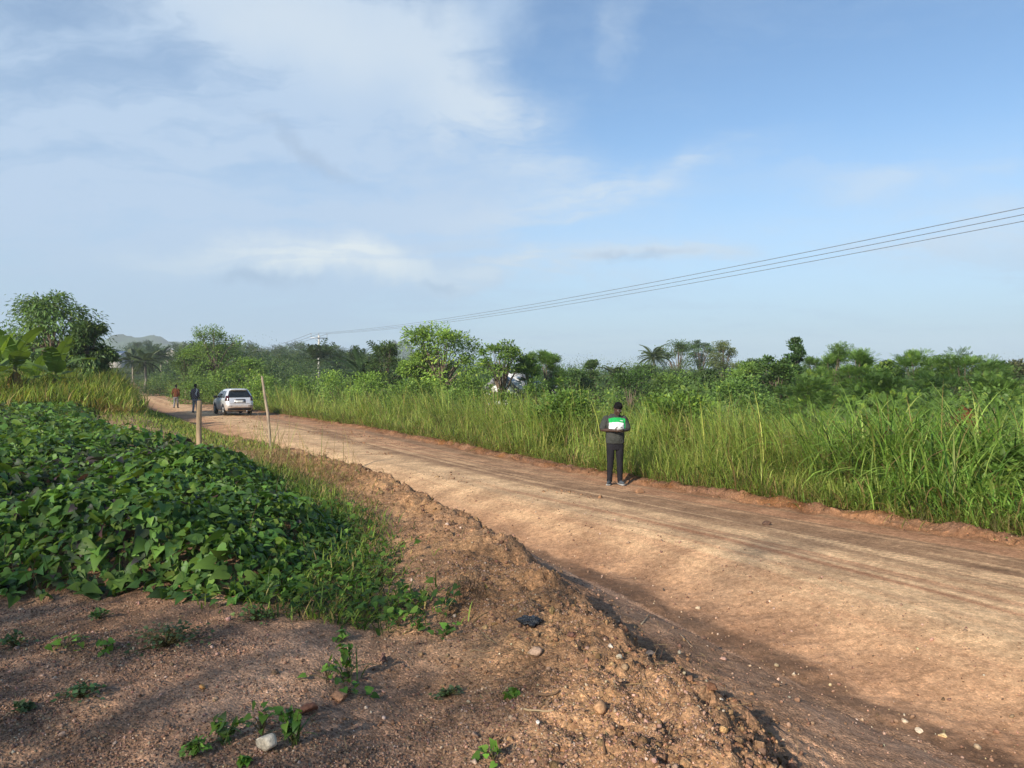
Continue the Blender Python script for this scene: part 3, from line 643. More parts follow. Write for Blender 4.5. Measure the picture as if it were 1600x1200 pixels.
# ------------------------------------------------------------------ bush land behind the grass
def undergrowth():
    g = rng(151); A = Acc()
    def canopy(x, y): return np.clip(1.1 + 2.7 * fbm(x * .22, y * .22, 3, 151) + .7 * fbm(x * .8, y * .8, 2, 152), .2, 2.6)
    for y0, y1, dens, s0 in ((13, 24, 95, .11), (24, 40, 52, .14), (40, 70, 26, .18), (70, 130, 9, .30)):
        xw = (XR(np.array([y0, y1])).min() + 3, y1 * .86)
        n = int((y1 - y0) * (xw[1] - xw[0]) * dens); y = g.uniform(y0, y1, n); x = g.uniform(xw[0], xw[1], n)
        dr = (x - XR(y)) * .87; ok = (dr > 4.2 + .8 * fbm(x * .4, y * .4, 2, 155)) & (x / y < .86); x, y, dr = x[ok], y[ok], dr[ok]; n = len(x)
        can = canopy(x, y) * sst(3, 7, dr) * (1 + .42 * sst(.15, .42, x / y)); can = np.minimum(can, 2.7 + .5 * fbm(x * .5, y * .5, 2, 157)); can = np.where((np.abs(x / y + 0.01) < .05) & (y < 56), can * .35, can); z = terrain(x, y, False) + can * .95 * g.random(n) ** .42
        nor = nrm(randdir(g, n) * .8 + np.array([-.25, -.4, .8])); d = nrm(randdir(g, n) + np.array([0, 0, -.25]))
        kind = fbm(x * .16, y * .16, 2, 153)
        s = s0 * g.uniform(.55, 1.3, n)
        pth = .02 - .22 * sst(.15, .32, x / y); pin = (kind > pth) & (y < 45)
        base = np.where((kind > .02)[:, None], np.array([[.165, .29, .05]]), np.array([[.125, .215, .042]])) * (1 + .5 * fbm(x * .5, y * .5, 2, 154)[:, None])
        c = np.clip(base * (1 + g.normal(0, .22, (n, 1))), .01, 1); yy = g.random(n) < .10; c[yy] = c[yy] * np.array([1.9, 1.5, 1.1])
        a = ~pin
        V, F = scatter(LEAF4_T, LEAF4_F, np.stack([x, y, z], 1)[a], frames(d[a], nor[a]), np.stack([s * .62, s, s], 1)[a]); A.add(V, F, rep(c[a], 4))
        if pin.any():
            sel = pin & (g.random(n) < .55)
            V, F = scatter(PIN_T, PIN_F, np.stack([x, y, z], 1)[sel], frames(d[sel], nor[sel]), (s * 1.75)[sel]); A.add(V, F, rep(c[sel], len(PIN_T)))
    A.build('undergrowth', M_leaf, label='tangled green undergrowth filling the land behind the tall grass', cat='undergrowth', kind='stuff')
undergrowth()

def far_wood():
    g = rng(161); A = Acc(); n = 2300
    y = np.concatenate([g.uniform(85, 190, n // 2), g.uniform(190, 520, n - n // 2)]); x = g.uniform(-.74, .74, n) * y
    ok = (x > XR(y) + 4) | (x < XC(y) - 3); x, y = x[ok], y[ok]; n = len(x)
    z = terrain(x, y, False); h = g.uniform(3.0, 7.5, n) * np.interp(x / y, [-.5, -.15, .1], [1.15, 1.0, .85]); r = h * g.uniform(.4, .65, n)
    per = np.where(y < 190, 400, 190); ii = np.repeat(np.arange(n), per); m = len(ii); u = randdir(g, m) * (.55 + .35 * g.random(m))[:, None]
    lob = 1 + .2 * np.sin(u[:, 0] * 5 + ii) * np.sin(u[:, 1] * 5 + ii * 2)
    P = np.stack([x[ii] + u[:, 0] * r[ii] * lob, y[ii] + u[:, 1] * r[ii] * lob, z[ii] + h[ii] * .52 + u[:, 2] * h[ii] * .5 * lob], 1)
    P[:, 2] = np.maximum(P[:, 2], z[ii])
    s = np.interp(y, [85, 200, 520], [.19, .40, .95])[ii] * g.uniform(.6, 1.3, m) * (1 - .5 * (u[:, 2] > .45))
    tone = palette(g, n, [(.066, .12, .034), (.09, .155, .036), (.052, .096, .034), (.115, .165, .04)], [4, 3, 3, 1], .15)
    nor = nrm(u + randdir(g, m) * .6 + np.array([0, -.2, .3]))
    V, F = scatter(LEAF4_T, LEAF4_F, P, frames(randdir(g, m), nor), np.stack([s * .7, s, s], 1)); A.add(V, F, rep(np.clip(tone[ii] * (1 + g.normal(0, .2, (m, 1))), .01, 1), 4))
    # palm heads standing among the crowns of the far slope
    n = 150; y = g.uniform(110, 360, n); x = g.uniform(-.52, -.16, n) * y; ok = (x < XC(y) - 4) | (x > XR(y) + 5); x, y = x[ok], y[ok]; n = len(x); z = terrain(x, y, False) + g.uniform(3.6, 6.2, n)
    per = 18; ii = np.repeat(np.arange(n), per); m = len(ii); a = g.uniform(0, 2 * math.pi, m); el = g.uniform(-.5, 1.2, m)
    d = np.stack([np.cos(a) * np.cos(el), np.sin(a) * np.cos(el), np.sin(el)], 1)
    V, F = scatter(PIN_T, PIN_F, np.stack([x, y, z], 1)[ii], frames(d, np.tile([0, 0, 1.], (m, 1)) + randdir(g, m) * .2), g.uniform(2.2, 3.4, m)); A.add(V, F, rep(palette(g, m, [(.06, .10, .03), (.085, .125, .035)], [1, 1]), len(PIN_T)))
    A.build('far_wood', M_leaf, label='hazy mixed wood of crowns and palms covering the distant slopes', cat='woodland', kind='stuff')
far_wood()

def hill(name, px, top, Y, halfw, depth, seed, label):
    Y = Y * .62; halfw *= .62; depth *= .62; X = (px - 800) / 1200 * Y; H = CAM_Z + (590 - top) * Y / 1200
    n = 90; gx, gy = np.meshgrid(np.linspace(-1, 1, n), np.linspace(-1, 1, 40)); rr = np.hypot(gx, gy)
    z = (H + 8) * np.cos(np.clip(rr, 0, 1) * math.pi / 2) ** 1.6 * (1 + .25 * fbm(gx * 4, gy * 4, 4, seed)) + 6 * fbm(gx * 40, gy * 14, 2, seed + 3) * (rr < .95) - 8
    V = np.stack([X + gx.ravel() * halfw, Y + gy.ravel() * depth, z.ravel()], 1)
    i = np.arange(39)[:, None] * n; j = np.arange(n - 1)[None]; F = np.stack([i + j, i + j + 1, i + n + j + 1, i + n + j], -1).reshape(-1, 4)
    obj_np(name, V, F, M_hill, smooth=False, label=label, cat='hill', kind='structure')
M_hill = rough_mat('wooded hill', (.05, .085, .035), .95, .05, .03, .4)
hill('hill', 225, 526, 2400, 420, 300, 3, 'bluish distant hill rising above the wooded slope at far left')
hill('hill', 330, 540, 2700, 520, 300, 5, 'lower shoulder of the distant hill above the airy green tree')
hill('hill', 625, 534, 2300, 110, 200, 7, 'small hazy distant hill seen between the dark palm and the tall tree')

# ------------------------------------------------------------------ single trees and shrubs
def base_xy(px, Y): return (px - 800) / 1200 * Y
def make_tree(name, px, top, Y, wpx, kind, label, cat, seed, group, tone=(.075, .14, .026), dens=1., lean=0):
    g = rng(seed); X = base_xy(px, Y); z0 = tz(X, Y)
    H = CAM_Z + (590 - top) * Y / 1200 - z0; Wd = wpx * Y / 1200
    root = empty(name, (X, Y, z0), label, cat, group)
    th = H * {'mango': .22, 'broad': .20, 'round': .16, 'feather': .16, 'shrub': .10, 'cone': .12}[kind]
    ncl = {'mango': 44, 'broad': 40, 'round': 44, 'feather': 36, 'shrub': 24, 'cone': 34}[kind]
    # clump centres inside an uneven crown, wide in the middle and leafy nearly to the ground
    f = .10 + .86 * g.random(ncl) ** {'mango': .8, 'broad': .75, 'round': .9, 'feather': .75, 'shrub': 1.1, 'cone': 1.15}[kind]
    mid = {'mango': .55, 'broad': .62, 'round': .55, 'feather': .6, 'shrub': .4, 'cone': .2}[kind]
    prof = np.sqrt(np.clip(1 - ((f - mid) / (1.02 - mid if kind != 'cone' else .9)) ** 2, .04, 1)) if kind != 'cone' else np.clip(1.12 - f, .1, 1)
    prof = np.where(f < mid, .62 + .38 * f / mid, prof)
    an_ = g.uniform(0, 2 * math.pi, ncl); lobe = 1 + .25 * np.sin(an_ * 3 + seed) + g.normal(0, .12, ncl)
    rr_ = Wd * .5 * prof * lobe * np.sqrt(.08 + .92 * g.random(ncl)) * .90
    cen = np.stack([np.cos(an_) * rr_, np.sin(an_) * rr_, f * H * .95], 1)
    cen[0] = (g.normal(0, Wd * .1), g.normal(0, Wd * .06), H * .93); cen[1] = (g.normal(0, Wd * .16), 0, H * .85)
    cen[:, 0] += lean * cen[:, 2] / H
    cr = Wd * {'mango': .135, 'broad': .115, 'round': .125, 'feather': .14, 'shrub': .19, 'cone': .105}[kind] * g.uniform(.6, 1.35, ncl)
    # trunk and limbs
    T = Acc(); tr = max(.018 * H, .022)
    tp = np.array([(0, 0, -.15), (g.normal(0, .02) * H, g.normal(0, .02) * H, th * .55), (g.normal(0, .03) * H + lean * .3, g.normal(0, .03) * H, th * 1.1), (cen[0, 0] * .6, cen[0, 1] * .6, H * .62), tuple(cen[0])])
    V, F = tube(tp, [tr * 1.35, tr, tr * .85, tr * .45, tr * .15], 7); T.add(V, F)
    for i in range(1, ncl):
        f = g.uniform(.3, .95); s = tp[2] * (1 - f * .4) + tp[3] * f * .4 if cen[i, 2] > th else tp[1]
        mid = s * .45 + cen[i] * .55 + np.array([0, 0, .06 * H]); V, F = tube([s, mid, cen[i]], [tr * .5, tr * .3, tr * .1], 5, False); T.add(V, F)
    V = np.concatenate(T.V)
    T.build('trunk', M_bark if kind != 'feather' else M_bark, root)
    # leaves
    lpx = 1.25 * Y / 768
    A = Acc(); per = {'mango': 240, 'broad': 230, 'round': 230, 'feather': 105, 'shrub': 220, 'cone': 190}[kind]
    per = int(per * dens); ii = np.repeat(np.arange(ncl), per); n = len(ii)
    o = np.clip(g.normal(size=(n, 3)), -1.7, 1.7) * np.array([1, 1, .62]) * cr[ii][:, None] * .62
    P = cen[ii] + o; P[:, 2] = np.maximum(P[:, 2], .05)
    out = nrm(o + (P - np.array([lean * .5, 0, H * .5])) * .25)
    ct = (1 + g.normal(0, .16, ncl))[ii][:, None]
    c = np.array(tone) * ct * (1 + g.normal(0, .2, (n, 1))); yl = g.random(n) < .08; c[yl] *= np.array([1.8, 1.45, 1.0]); c = np.clip(c, .008, .8)
    if kind == 'feather':
        s = np.maximum(.24, lpx * 2.6) * g.uniform(.7, 1.3, n) * min(1.3, max(.8, Wd / 4)); d = nrm(out + np.array([0, 0, .15]) + randdir(g, n) * .5)
        V, F = scatter(PIN_T, PIN_F, P, frames(d, np.tile([0, 0, 1.], (n, 1)) + randdir(g, n) * .35), s); A.add(V, F, rep(c, len(PIN_T)))
    else:
        L = np.maximum({'mango': .24, 'broad': .17, 'round': .14, 'shrub': .13, 'cone': .15}[kind], lpx) * g.uniform(.65, 1.4, n)
        dro = {'mango': -.9, 'broad': -.35, 'round': -.1, 'shrub': .0, 'cone': .3}[kind]
        d = nrm(out + randdir(g, n) * .7 + np.array([0, 0, dro])); nor = nrm(out * .5 + np.array([-.1, -.2, .8]) + randdir(g, n) * .6)
        w = {'mango': .33, 'broad': .5, 'round': .62, 'shrub': .55, 'cone': .5}[kind]
        V, F = scatter(LEAF4_T, LEAF4_F, P, frames(d, nor), np.stack([L * w, L, L], 1)); A.add(V, F, rep(c, 4))
    A.build('crown', M_leaf, root)
    return root

GT = 'trees beyond the roadside grass'
YG = (.20, .32, .055); MG = (.15, .25, .045); DG = (.085, .15, .036); FG = (.16, .28, .06); BG = (.11, .185, .05)
TREES = [
 ('mango_tree', 78, 453, 42, 150, 'mango', 'tall dark leafy tree at far left rising behind the banana plants', (.115, .20, .05)),
 ('mango_tree', 138, 499, 40, 62, 'mango', 'lower dark drooping tree to the right of the banana plants', (.09, .16, .045)),
 ('tree', 335, 508, 75, 88, 'broad', 'airy green tree rising right above the silver car', MG),
 ('tree', 292, 545, 80, 60, 'round', 'dull green bushy tree above the two walkers', BG),
 ('tree', 385, 560, 70, 70, 'broad', 'low yellow green tree behind the thin leaning pole', MG),
 ('tree', 605, 532, 62, 60, 'round', 'dark bushy tree just right of the dark stemless palm', (.08, .135, .034)),
 ('tree', 690, 504, 46, 128, 'broad', 'tallest light green tree touching the power lines left of the white house', YG),
 ('tree', 655, 548, 48, 66, 'broad', 'low bright green tree at left foot of the tallest tree', YG),
 ('tree', 782, 530, 43, 84, 'broad', 'light green tree standing over the white house roof', (.15, .25, .045)),
 ('tree', 826, 549, 44, 46, 'feather', 'slim feathery tree just right of the white house', FG),
 ('tree', 858, 546, 46, 44, 'feather', 'pale twiggy tree with a lone top shoot right of the white house', FG),
 ('tree', 925, 560, 62, 52, 'cone', 'dark pointed tree left of the standing man', DG),
 ('tree', 890, 578, 56, 80, 'round', 'round dark green tree between white house and pointed dark tree', (.085, .155, .036)),
 ('tree', 1060, 531, 108, 62, 'round', 'dense dark tree immediately right of the coconut palm', DG),
 ('tree', 1097, 528, 112, 54, 'broad', 'middle tree of the three large ones right of the coconut palm', (.09, .16, .05)),
 ('tree', 1130, 531, 106, 52, 'round', 'rounded yellowish tree, right one of the three beside the coconut palm', (.13, .165, .045)),
 ('tree', 1105, 578, 52, 78, 'mango', 'dark leaning bushy tree below the three large trees', DG),
 ('tree', 1055, 585, 58, 96, 'round', 'green bushy tree below the coconut palm trunk', MG),
 ('tree', 1190, 557, 70, 66, 'round', 'dome shaped dark tree left of the spiky dark tree', (.08, .15, .036)),
 ('tree', 1243, 523, 42, 62, 'cone', 'spiky dark green tree with a narrow pointed top on the right', (.06, .125, .03)),
 ('tree', 1215, 556, 40, 70, 'round', 'dark round tree at left foot of the spiky dark tree', (.085, .16, .036)),
 ('tree', 1306, 538, 36, 74, 'feather', 'pale feathery tree right of the spiky dark tree', (.16, .27, .065)),
 ('tree', 1340, 546, 34, 70, 'feather', 'vine hung feathery tree with drooping top', FG),
 ('tree', 1432, 546, 34, 92, 'feather', 'left one of the two wide feathery trees at right', FG),
 ('tree', 1508, 548, 33, 92, 'feather', 'right one of the two wide feathery trees at right, above the red earth mound', FG),
 ('tree', 1165, 566, 50, 76, 'round', 'mid green bush left of the dome shaped dark tree', MG),
 ('tree', 1276, 556, 46, 62, 'feather', 'fine leaved bush just right of the spiky dark tree', (.13, .23, .05)),
 ('tree', 1376, 562, 36, 84, 'broad', 'bushy green tree in the dip right of the vine hung tree', (.14, .24, .045)),
 ('tree', 1470, 557, 40, 84, 'round', 'dense green bush between the two wide feathery trees', (.11, .20, .042)),
 ('tree', 1553, 560, 38, 74, 'feather', 'fine leaved bush just left of the greyish sparse tree', (.13, .23, .05)),
 ('tree', 1010, 570, 70, 70, 'round', 'dull green bush at the foot of the coconut palm', BG),
 ('tree', 1578, 562, 50, 70, 'broad', 'greyish sparse tree at the right edge of the picture', (.11, .125, .055)),
]
for q, (nm, px, top, Y, w, kd, lab, tone) in enumerate(TREES):
    make_tree(nm, px, top, Y, w, kd, lab, 'tree', 200 + q, GT, tone, .45 if px == 782 else 1.)
SHRUBS = [
 ('shrub', 460, 592, 62, 70, 'shrub', 'small shrub in the grass left of the utility pole foot', MG),
 ('shrub', 520, 585, 56, 86, 'shrub', 'bright shrub right of the utility pole foot', YG),
 ('shrub', 575, 590, 48, 92, 'shrub', 'wide light shrub under the dark stemless palm', YG),
 ('shrub', 640, 597, 42, 96, 'shrub', 'dark green shrub under the low bright green tree', MG),
 ('shrub', 838, 600, 40, 60, 'shrub', 'light shrub in front of the right end of the white house', (.12, .21, .036)),
 ('shrub', 735, 590, 40, 70, 'shrub', 'shrub covering the left end of the white house', MG),
 ('shrub', 985, 583, 45, 86, 'shrub', 'broad shrub behind the left shoulder of the standing man', (.07, .14, .025)),
 ('shrub', 1165, 592, 34, 96, 'shrub', 'light green shrub under the dome shaped tree', FG),
 ('shrub', 1270, 590, 29, 110, 'feather', 'feathery shrub under the spiky dark tree', FG),
 ('shrub', 1375, 585, 28, 110, 'feather', 'feathery shrub between vine hung tree and wide feathery trees', (.08, .16, .03)),
 ('shrub', 1465, 588, 27, 120, 'feather', 'low feathery shrub left of the red earth mound', (.075, .15, .034)),
 ('shrub', 1560, 590, 26, 110, 'feather', 'low feathery shrub right of the red earth mound', FG),
 ('shrub', 1575, 702, 12.6, 90, 'broad', 'leafy shrub standing in the tall grass at the right edge', (.14, .24, .045)),
 ('shrub', 1518, 700, 13.4, 60, 'broad', 'small leafy shrub in the tall grass left of the edge shrub', (.13, .22, .04)),
 ('shrub', 1385, 640, 17, 90, 'shrub', 'leafy shrub in the tall grass behind the pale weed', MG),
 ('shrub', 880, 622, 24, 110, 'shrub', 'light leafy bush in the grass left of the standing man', (.12, .21, .036)),
 ('shrub', 1050, 618, 22, 120, 'shrub', 'light leafy bush in the grass right of the standing man', (.13, .22, .036)),
 ('shrub', 250, 588, 95, 70, 'shrub', 'dark shrub at the far bend of the road', BG),
 ('shrub', 310, 592, 66, 74, 'shrub', 'green shrub in the grass beyond the two walkers', MG),
 ('shrub', 400, 588, 56, 76, 'shrub', 'yellow green shrub right behind the silver car', YG),
]
for q, (nm, px, top, Y, w, kd, lab, tone) in enumerate(SHRUBS):
    make_tree(nm, px, top, Y, w, kd, lab, 'shrub', 300 + q, 'shrubs beyond the roadside grass', tone)
# two trees standing behind the photographer, whose shade falls over the field
def shade_tree(x, y, H, Wd, seed, label, ncl=26, per=120):
    g = rng(seed); z0 = tz(x, y); root = empty('shade_tree', (x, y, z0), label, 'tree', 'shade trees behind the viewer')
    T = Acc(); th = H * .45; V, F = tube([(0, 0, -.2), (.1, 0, th), (0, .1, H * .8)], [.2, .15, .04], 8); T.add(V, F)
    A = Acc(); u = randdir(g, ncl) * (.3 + .7 * g.random(ncl))[:, None]; cen = np.stack([u[:, 0] * Wd * .5, u[:, 1] * Wd * .5, H * .72 + u[:, 2] * H * .26], 1)
    for c in cen: V, F = tube([(.05, 0, th * .9), c * .5 + np.array([0, 0, H * .33]), c], [.07, .045, .012], 5, False); T.add(V, F)
    T.build('trunk', M_bark, root)
    ii = np.repeat(np.arange(ncl), per); n = len(ii); P = cen[ii] + g.normal(size=(n, 3)) * Wd * .075
    V, F = scatter(LEAF4_T, LEAF4_F, P, frames(randdir(g, n), randdir(g, n) + np.array([0, 0, .8])), np.tile([.09, .19, .19], (n, 1))); A.add(V, F, palette(g, n, [MG], [1]).repeat(4, 0))
    A.build('crown', M_leaf, root)
shade_tree(-10.2, -6.3, 8.6, 6.2, 71, 'leafy tree behind the viewer shading the near field')
shade_tree(-14.5, -2.5, 8.0, 5.6, 72, 'leafy tree left behind the viewer shading the vine bed')
shade_tree(-9.0, -11.5, 7.6, 4.2, 73, 'smaller leafy tree behind the viewer shading the near bank')

shade_tree(-15.0, -17.5, 16.5, 4.2, 74, 'unseen tall thin tree added far behind the viewer to cast faint streaks of shade on the ditch', 11, 70)  # unseen tree, added and shaped only to throw soft shade streaks on the ditch

# ------------------------------------------------------------------ palms and banana plants
def frond(L, nl=22, droop=1.0, ll=.55, wid=.035, hang=.5):
    V, F = [], []; t = np.linspace(0, 1, nl + 1); y = L * (t - .18 * droop * t ** 2.2); z = -L * .55 * droop * t ** 2 + L * .04 * t
    for i in range(nl):
        b = len(V); r0, r1 = .035 * (1 - t[i]) + .006, .035 * (1 - t[i + 1]) + .006
        V += [(-r0, y[i], z[i]), (r0, y[i], z[i]), (r1, y[i + 1], z[i + 1]), (-r1, y[i + 1], z[i + 1])]; F.append((b, b + 1, b + 2, b + 3))
        if t[i] < .12: continue
        l = ll * math.sin(math.pi * (.18 + .74 * t[i]))
        for s in (-1, 1):
            b = len(V); V += [(0, y[i], z[i]), (s * l * .5, y[i] + .10 * l + wid, z[i] - .10 * l), (s * l, y[i] + .42 * l, z[i] - hang * l), (s * l * .5, y[i] + .10 * l - wid, z[i] - .14 * l)]
            F.append((b, b + 1, b + 2, b + 3) if s > 0 else (b, b + 3, b + 2, b + 1))
    return np.array(V, float), [np.array(F)]
def palm(name, px, top, Y, trunk_h, L, nf, label, seed, tone, droop=1., ll=.55, wid=.05, tr=.14, elmin=-.5):
    g = rng(seed); X = base_xy(px, Y); z0 = tz(X, Y); root = empty(name, (X, Y, z0), label, 'palm', 'palms beyond the roadside grass')
    H = trunk_h if trunk_h else max(.3, CAM_Z + (590 - top) * Y / 1200 - z0 - L * .72)
    T = Acc(); V, F = tube([(0, 0, -.2), (.04 * H, 0, H * .4), (.03 * H, 0, H * .8), (.02 * H, 0, H)], [tr * 1.4, tr, tr * .9, tr], 8); T.add(V, F); T.build('trunk', M_palmbark, root)
    A = Acc(); FT, FF = frond(L, 22, droop, ll, wid)
    a = np.arange(nf) * 2.4 + g.normal(0, .2, nf); el = np.linspace(1.35, elmin, nf) + g.normal(0, .08, nf)
    d = np.stack([np.cos(a) * np.cos(el), np.sin(a) * np.cos(el), np.sin(el)], 1); up = np.stack([-np.cos(a) * np.sin(el), -np.sin(a) * np.sin(el), np.cos(el)], 1)
    V, F = scatter(FT, FF, np.tile([.02 * H, 0, H], (nf, 1)), frames(d, up + g.normal(0, .15, (nf, 3))), g.uniform(.85, 1.1, nf))
    A.add(V, F, rep(np.clip(np.array(tone) * (1 + g.normal(0, .15, (nf, 1))), .01, 1), len(FT))); A.build('crown', M_leaf, root)
M_palmbark = rough_mat('palm bark', (.24, .21, .17), .9, .1, 6, .3, .4, 20)
palm('coconut_palm', 1020, 536, 100, 0, 2.6, 26, 'slender coconut palm with pale bare trunk in the middle distance', 401, (.085, .12, .035), 1.15, .6, .06, .13)
palm('oil_palm', 572, 524, 66, 2.3, 3.9, 26, 'dark stemless palm standing against the sky right of the utility pole', 402, (.045, .085, .025), .75, .6, .06, .25, -.1)
palm('oil_palm', 962, 565, 84, 0, 2.3, 18, 'small pale palm left above the head of the standing man', 403, (.085, .115, .035), 1.0, .5, .07, .12)
palm('oil_palm', 1000, 588, 62, 0, 2.0, 18, 'low palm with drooping grey green fronds under the coconut palm', 404, (.075, .11, .045), 1.1, .5, .05, .12)
palm('oil_palm', 226, 542, 120, 0, 3.2, 22, 'broad palm on the slope above the far bend of the road', 405, (.075, .11, .035), .9, .7, .1, .2)
palm('oil_palm', 206, 545, 135, 0, 3.0, 20, 'palm with thin trunk on the slope beside the low dark tree', 406, (.07, .105, .035), 1., .7, .1, .16)
palm('oil_palm', 250, 540, 150, 0, 3.0, 20, 'small palm on the slope left of the far houses', 407, (.06, .10, .035), .9, .7, .1, .2)

def banana_leaf(g, L, w, droop, torn=.25):
    n = 26; t = np.linspace(0, 1, n + 1); y = L * (t - .22 * droop * t ** 2.5); z = -L * .5 * droop * t ** 2.1
    V, F = [], []
    for s in (-1, 1):
        for i in range(n):
            p0, p1 = [w * .5 * (math.sin(math.pi * min(1, (tt * .93 + .06))) ** .55) * (tt > .1) for tt in (t[i], t[i + 1])]
            gap = g.random() < torn; sag = g.uniform(.1, .5) if gap else .15
            y1 = y[i] + (y[i + 1] - y[i]) * (.55 if gap else 1.0); z1 = z[i] + (z[i + 1] - z[i]) * (.55 if gap else 1.0)
            b = len(V); V += [(0, y[i], z[i]), (s * p0, y[i] + .06 * L * (p0 > 0), z[i] - sag * p0 + .05 * p0), (s * p1, y1 + .06 * L * (p1 > 0), z1 - sag * p1 + .05 * p1), (0, y1, z1)]
            F.append((b, b + 1, b + 2, b + 3) if s > 0 else (b, b + 3, b + 2, b + 1))
    for i in range(n):
        r0, r1 = .028 * (1 - t[i]) + .006, .028 * (1 - t[i + 1]) + .006; b = len(V)
        V += [(-r0, y[i], z[i] - .01), (r0, y[i], z[i] - .01), (r1, y[i + 1], z[i + 1] - .01), (-r1, y[i + 1], z[i + 1] - .01)]; F.append((b, b + 1, b + 2, b + 3))
    return np.array(V, float), np.array(F)
def banana(px, Y, h, L, label, seed, nleaf=9):
    g = rng(seed); X = base_xy(px, Y); z0 = tz(X, Y); root = empty('banana_plant', (X, Y, z0), label, 'banana plant', 'banana plants at the field edge')
    T = Acc(); V, F = tube([(0, 0, -.1), (.02, 0, h * .5), (.04, .02, h)], [.13, .10, .07], 9); T.add(V, F, (.20, .20, .08)); T.build('stem', M_dry, root)
    for i in range(nleaf):
        a = i * 2.4 + g.normal(0, .3); el = 1.3 - 1.35 * i / nleaf; V, F = banana_leaf(g, L * g.uniform(.8, 1.1), L * .36, g.uniform(.35, .9), .12)
        d = np.array([[math.cos(a) * math.cos(el), math.sin(a) * math.cos(el), math.sin(el)]]); up = np.array([[-math.cos(a) * math.sin(el), -math.sin(a) * math.sin(el), math.cos(el)]])
        V, F = scatter(V, [F], np.array([[.04, .02, h - .03 * i]]), frames(d, up), np.ones(1)); A = Acc(); A.add(V, F, np.array((.17, .27, .045)) * g.uniform(.75, 1.3)); A.build('leaf', M_leaf, root)
    for i in range(4):
        a = g.uniform(0, 6.28); V, F = banana_leaf(g, L * .7, L * .16, 1.2, .5); el = -.95
        d = np.array([[math.cos(a) * math.cos(el), math.sin(a) * math.cos(el), math.sin(el)]]); up = np.array([[math.cos(a), math.sin(a), .8]])
        V, F = scatter(V, [F], np.array([[.04, .02, h * .88]]), frames(d, up), np.ones(1)); A = Acc(); A.add(V, F, (.32, .20, .08)); A.build('dead_leaf', M_dry, root)
banana(22, 31, 1.75, 2.0, 'tall banana plant with upright torn leaves at the left edge', 411, 10)
banana(84, 33, 1.55, 1.9, 'banana plant with a broad drooping leaf towards the grass mound', 412, 9)
banana(-14, 30, 1.5, 1.8, 'banana plant with yellowing leaves cut by the left picture edge', 413, 8)
banana(52, 34, 1.2, 1.5, 'shorter banana plant between the two taller ones', 414, 8)

# ------------------------------------------------------------------ red earth mound, houses
def termite():
    X, Y = base_xy(1500, 21), 21; z0 = tz(X, Y); g = rng(5)
    T = Acc(); bm = bmesh.new(); bmesh.ops.create_icosphere(bm, subdivisions=4, radius=1)
    V = np.array([v.co[:] for v in bm.verts]); F = np.array([[v.index for v in f.verts] for f in bm.faces]); bm.free()
    V = V * (1 + .35 * fbm(V[:, 0] * 2 + V[:, 2], V[:, 1] * 2 + V[:, 2] * 1.5, 4, 9)[:, None]); V[:, 0] += .22 * V[:, 2]
    V = V * np.array([.42, .4, .95]) + np.array([0, 0, .95]); T.add(V, F, (.13, .042, .02))
    T.build('earth_mound', M_soil, loc=(X, Y, z0), label='rust red earth mound showing between the feathery shrubs at right', cat='termite mound')
termite()
M_white = rough_mat('whitewash', (.78, .78, .76), .8, .2, 3, .12, .1, 40)
M_zinc = rough_mat('zinc sheet', (.62, .65, .68), .45, .5, 4, .18, metal=.2)
M_plaster = rough_mat('plaster', (.55, .50, .44), .9, .1, 2, .15)
M_timber = rough_mat('grey timber', (.20, .20, .22), .8, .2, 10, .25)
M_dark = rough_mat('dark void', (.03, .03, .035), .6, .3, 3, .1)
def house(px, Y, w, d, wall_h, ridge, rotz, label, mats, zoff=0, door=True, cat='house'):
    X = base_xy(px, Y); root = empty('house', (X, Y, tz(X, Y) + zoff), label, cat, None, rotz)
    A = Acc()
    V = np.array([(-w / 2, -d / 2, -.5), (w / 2, -d / 2, -.5), (w / 2, d / 2, -.5), (-w / 2, d / 2, -.5), (-w / 2, -d / 2, wall_h), (w / 2, -d / 2, wall_h), (w / 2, d / 2, wall_h), (-w / 2, d / 2, wall_h), (0, -d / 2, ridge - .05), (0, d / 2, ridge - .05)], float)
    A.add(V, [np.array([(0, 1, 5, 4), (1, 2, 6, 5), (2, 3, 7, 6), (3, 0, 4, 7)]), np.array([(4, 5, 8), (6, 7, 9)])]); A.build('wall', mats[0], root)
    B = Acc(); e = .15
    for s in (-1, 1):
        sl = (ridge - wall_h) / (w / 2); x1 = s * (w / 2 + e); z1 = wall_h - sl * e
        V = np.array([(0, -d / 2 - e, ridge + .03), (0, d / 2 + e, ridge + .03), (x1, d / 2 + e, z1), (x1, -d / 2 - e, z1)], float)
        V = np.concatenate([V, V + np.array([0, 0, .06])]); B.add(V, np.array([(0, 1, 2, 3), (7, 6, 5, 4), (0, 4, 5, 1), (1, 5, 6, 2), (2, 6, 7, 3), (3, 7, 4, 0)]))
    rf = B.build('roof', mats[1], root)
    for s in (-1, 1):
        x1 = s * (w / 2 + e); z1 = wall_h - sl * e; a = math.atan2(ridge - z1, abs(x1))
        C_ = Acc(); c, n_ = math.cos(a * s), math.sin(a * s); V, F = box((x1 / 2, -d / 2 - e - .03, (ridge + z1) / 2 - .02), (math.hypot(x1, ridge - z1), .05, .26), [[c, 0, n_], [0, 1, 0], [-n_, 0, c]]); C_.add(V, F); C_.build('bargeboard', mats[2], rf)
    for sx_ in (-1, 1):
        C_ = Acc(); V, F = box((sx_ * w * .28, -d / 2 - .01, wall_h * .58), (w * .16, .05, wall_h * .4)); C_.add(V, F); C_.build('window', M_dark, root)
    if door: C_ = Acc(); V, F = box((0, -d / 2 - .01, .95), (.9, .06, 1.9)); C_.add(V, F); C_.build('door', mats[2], root)
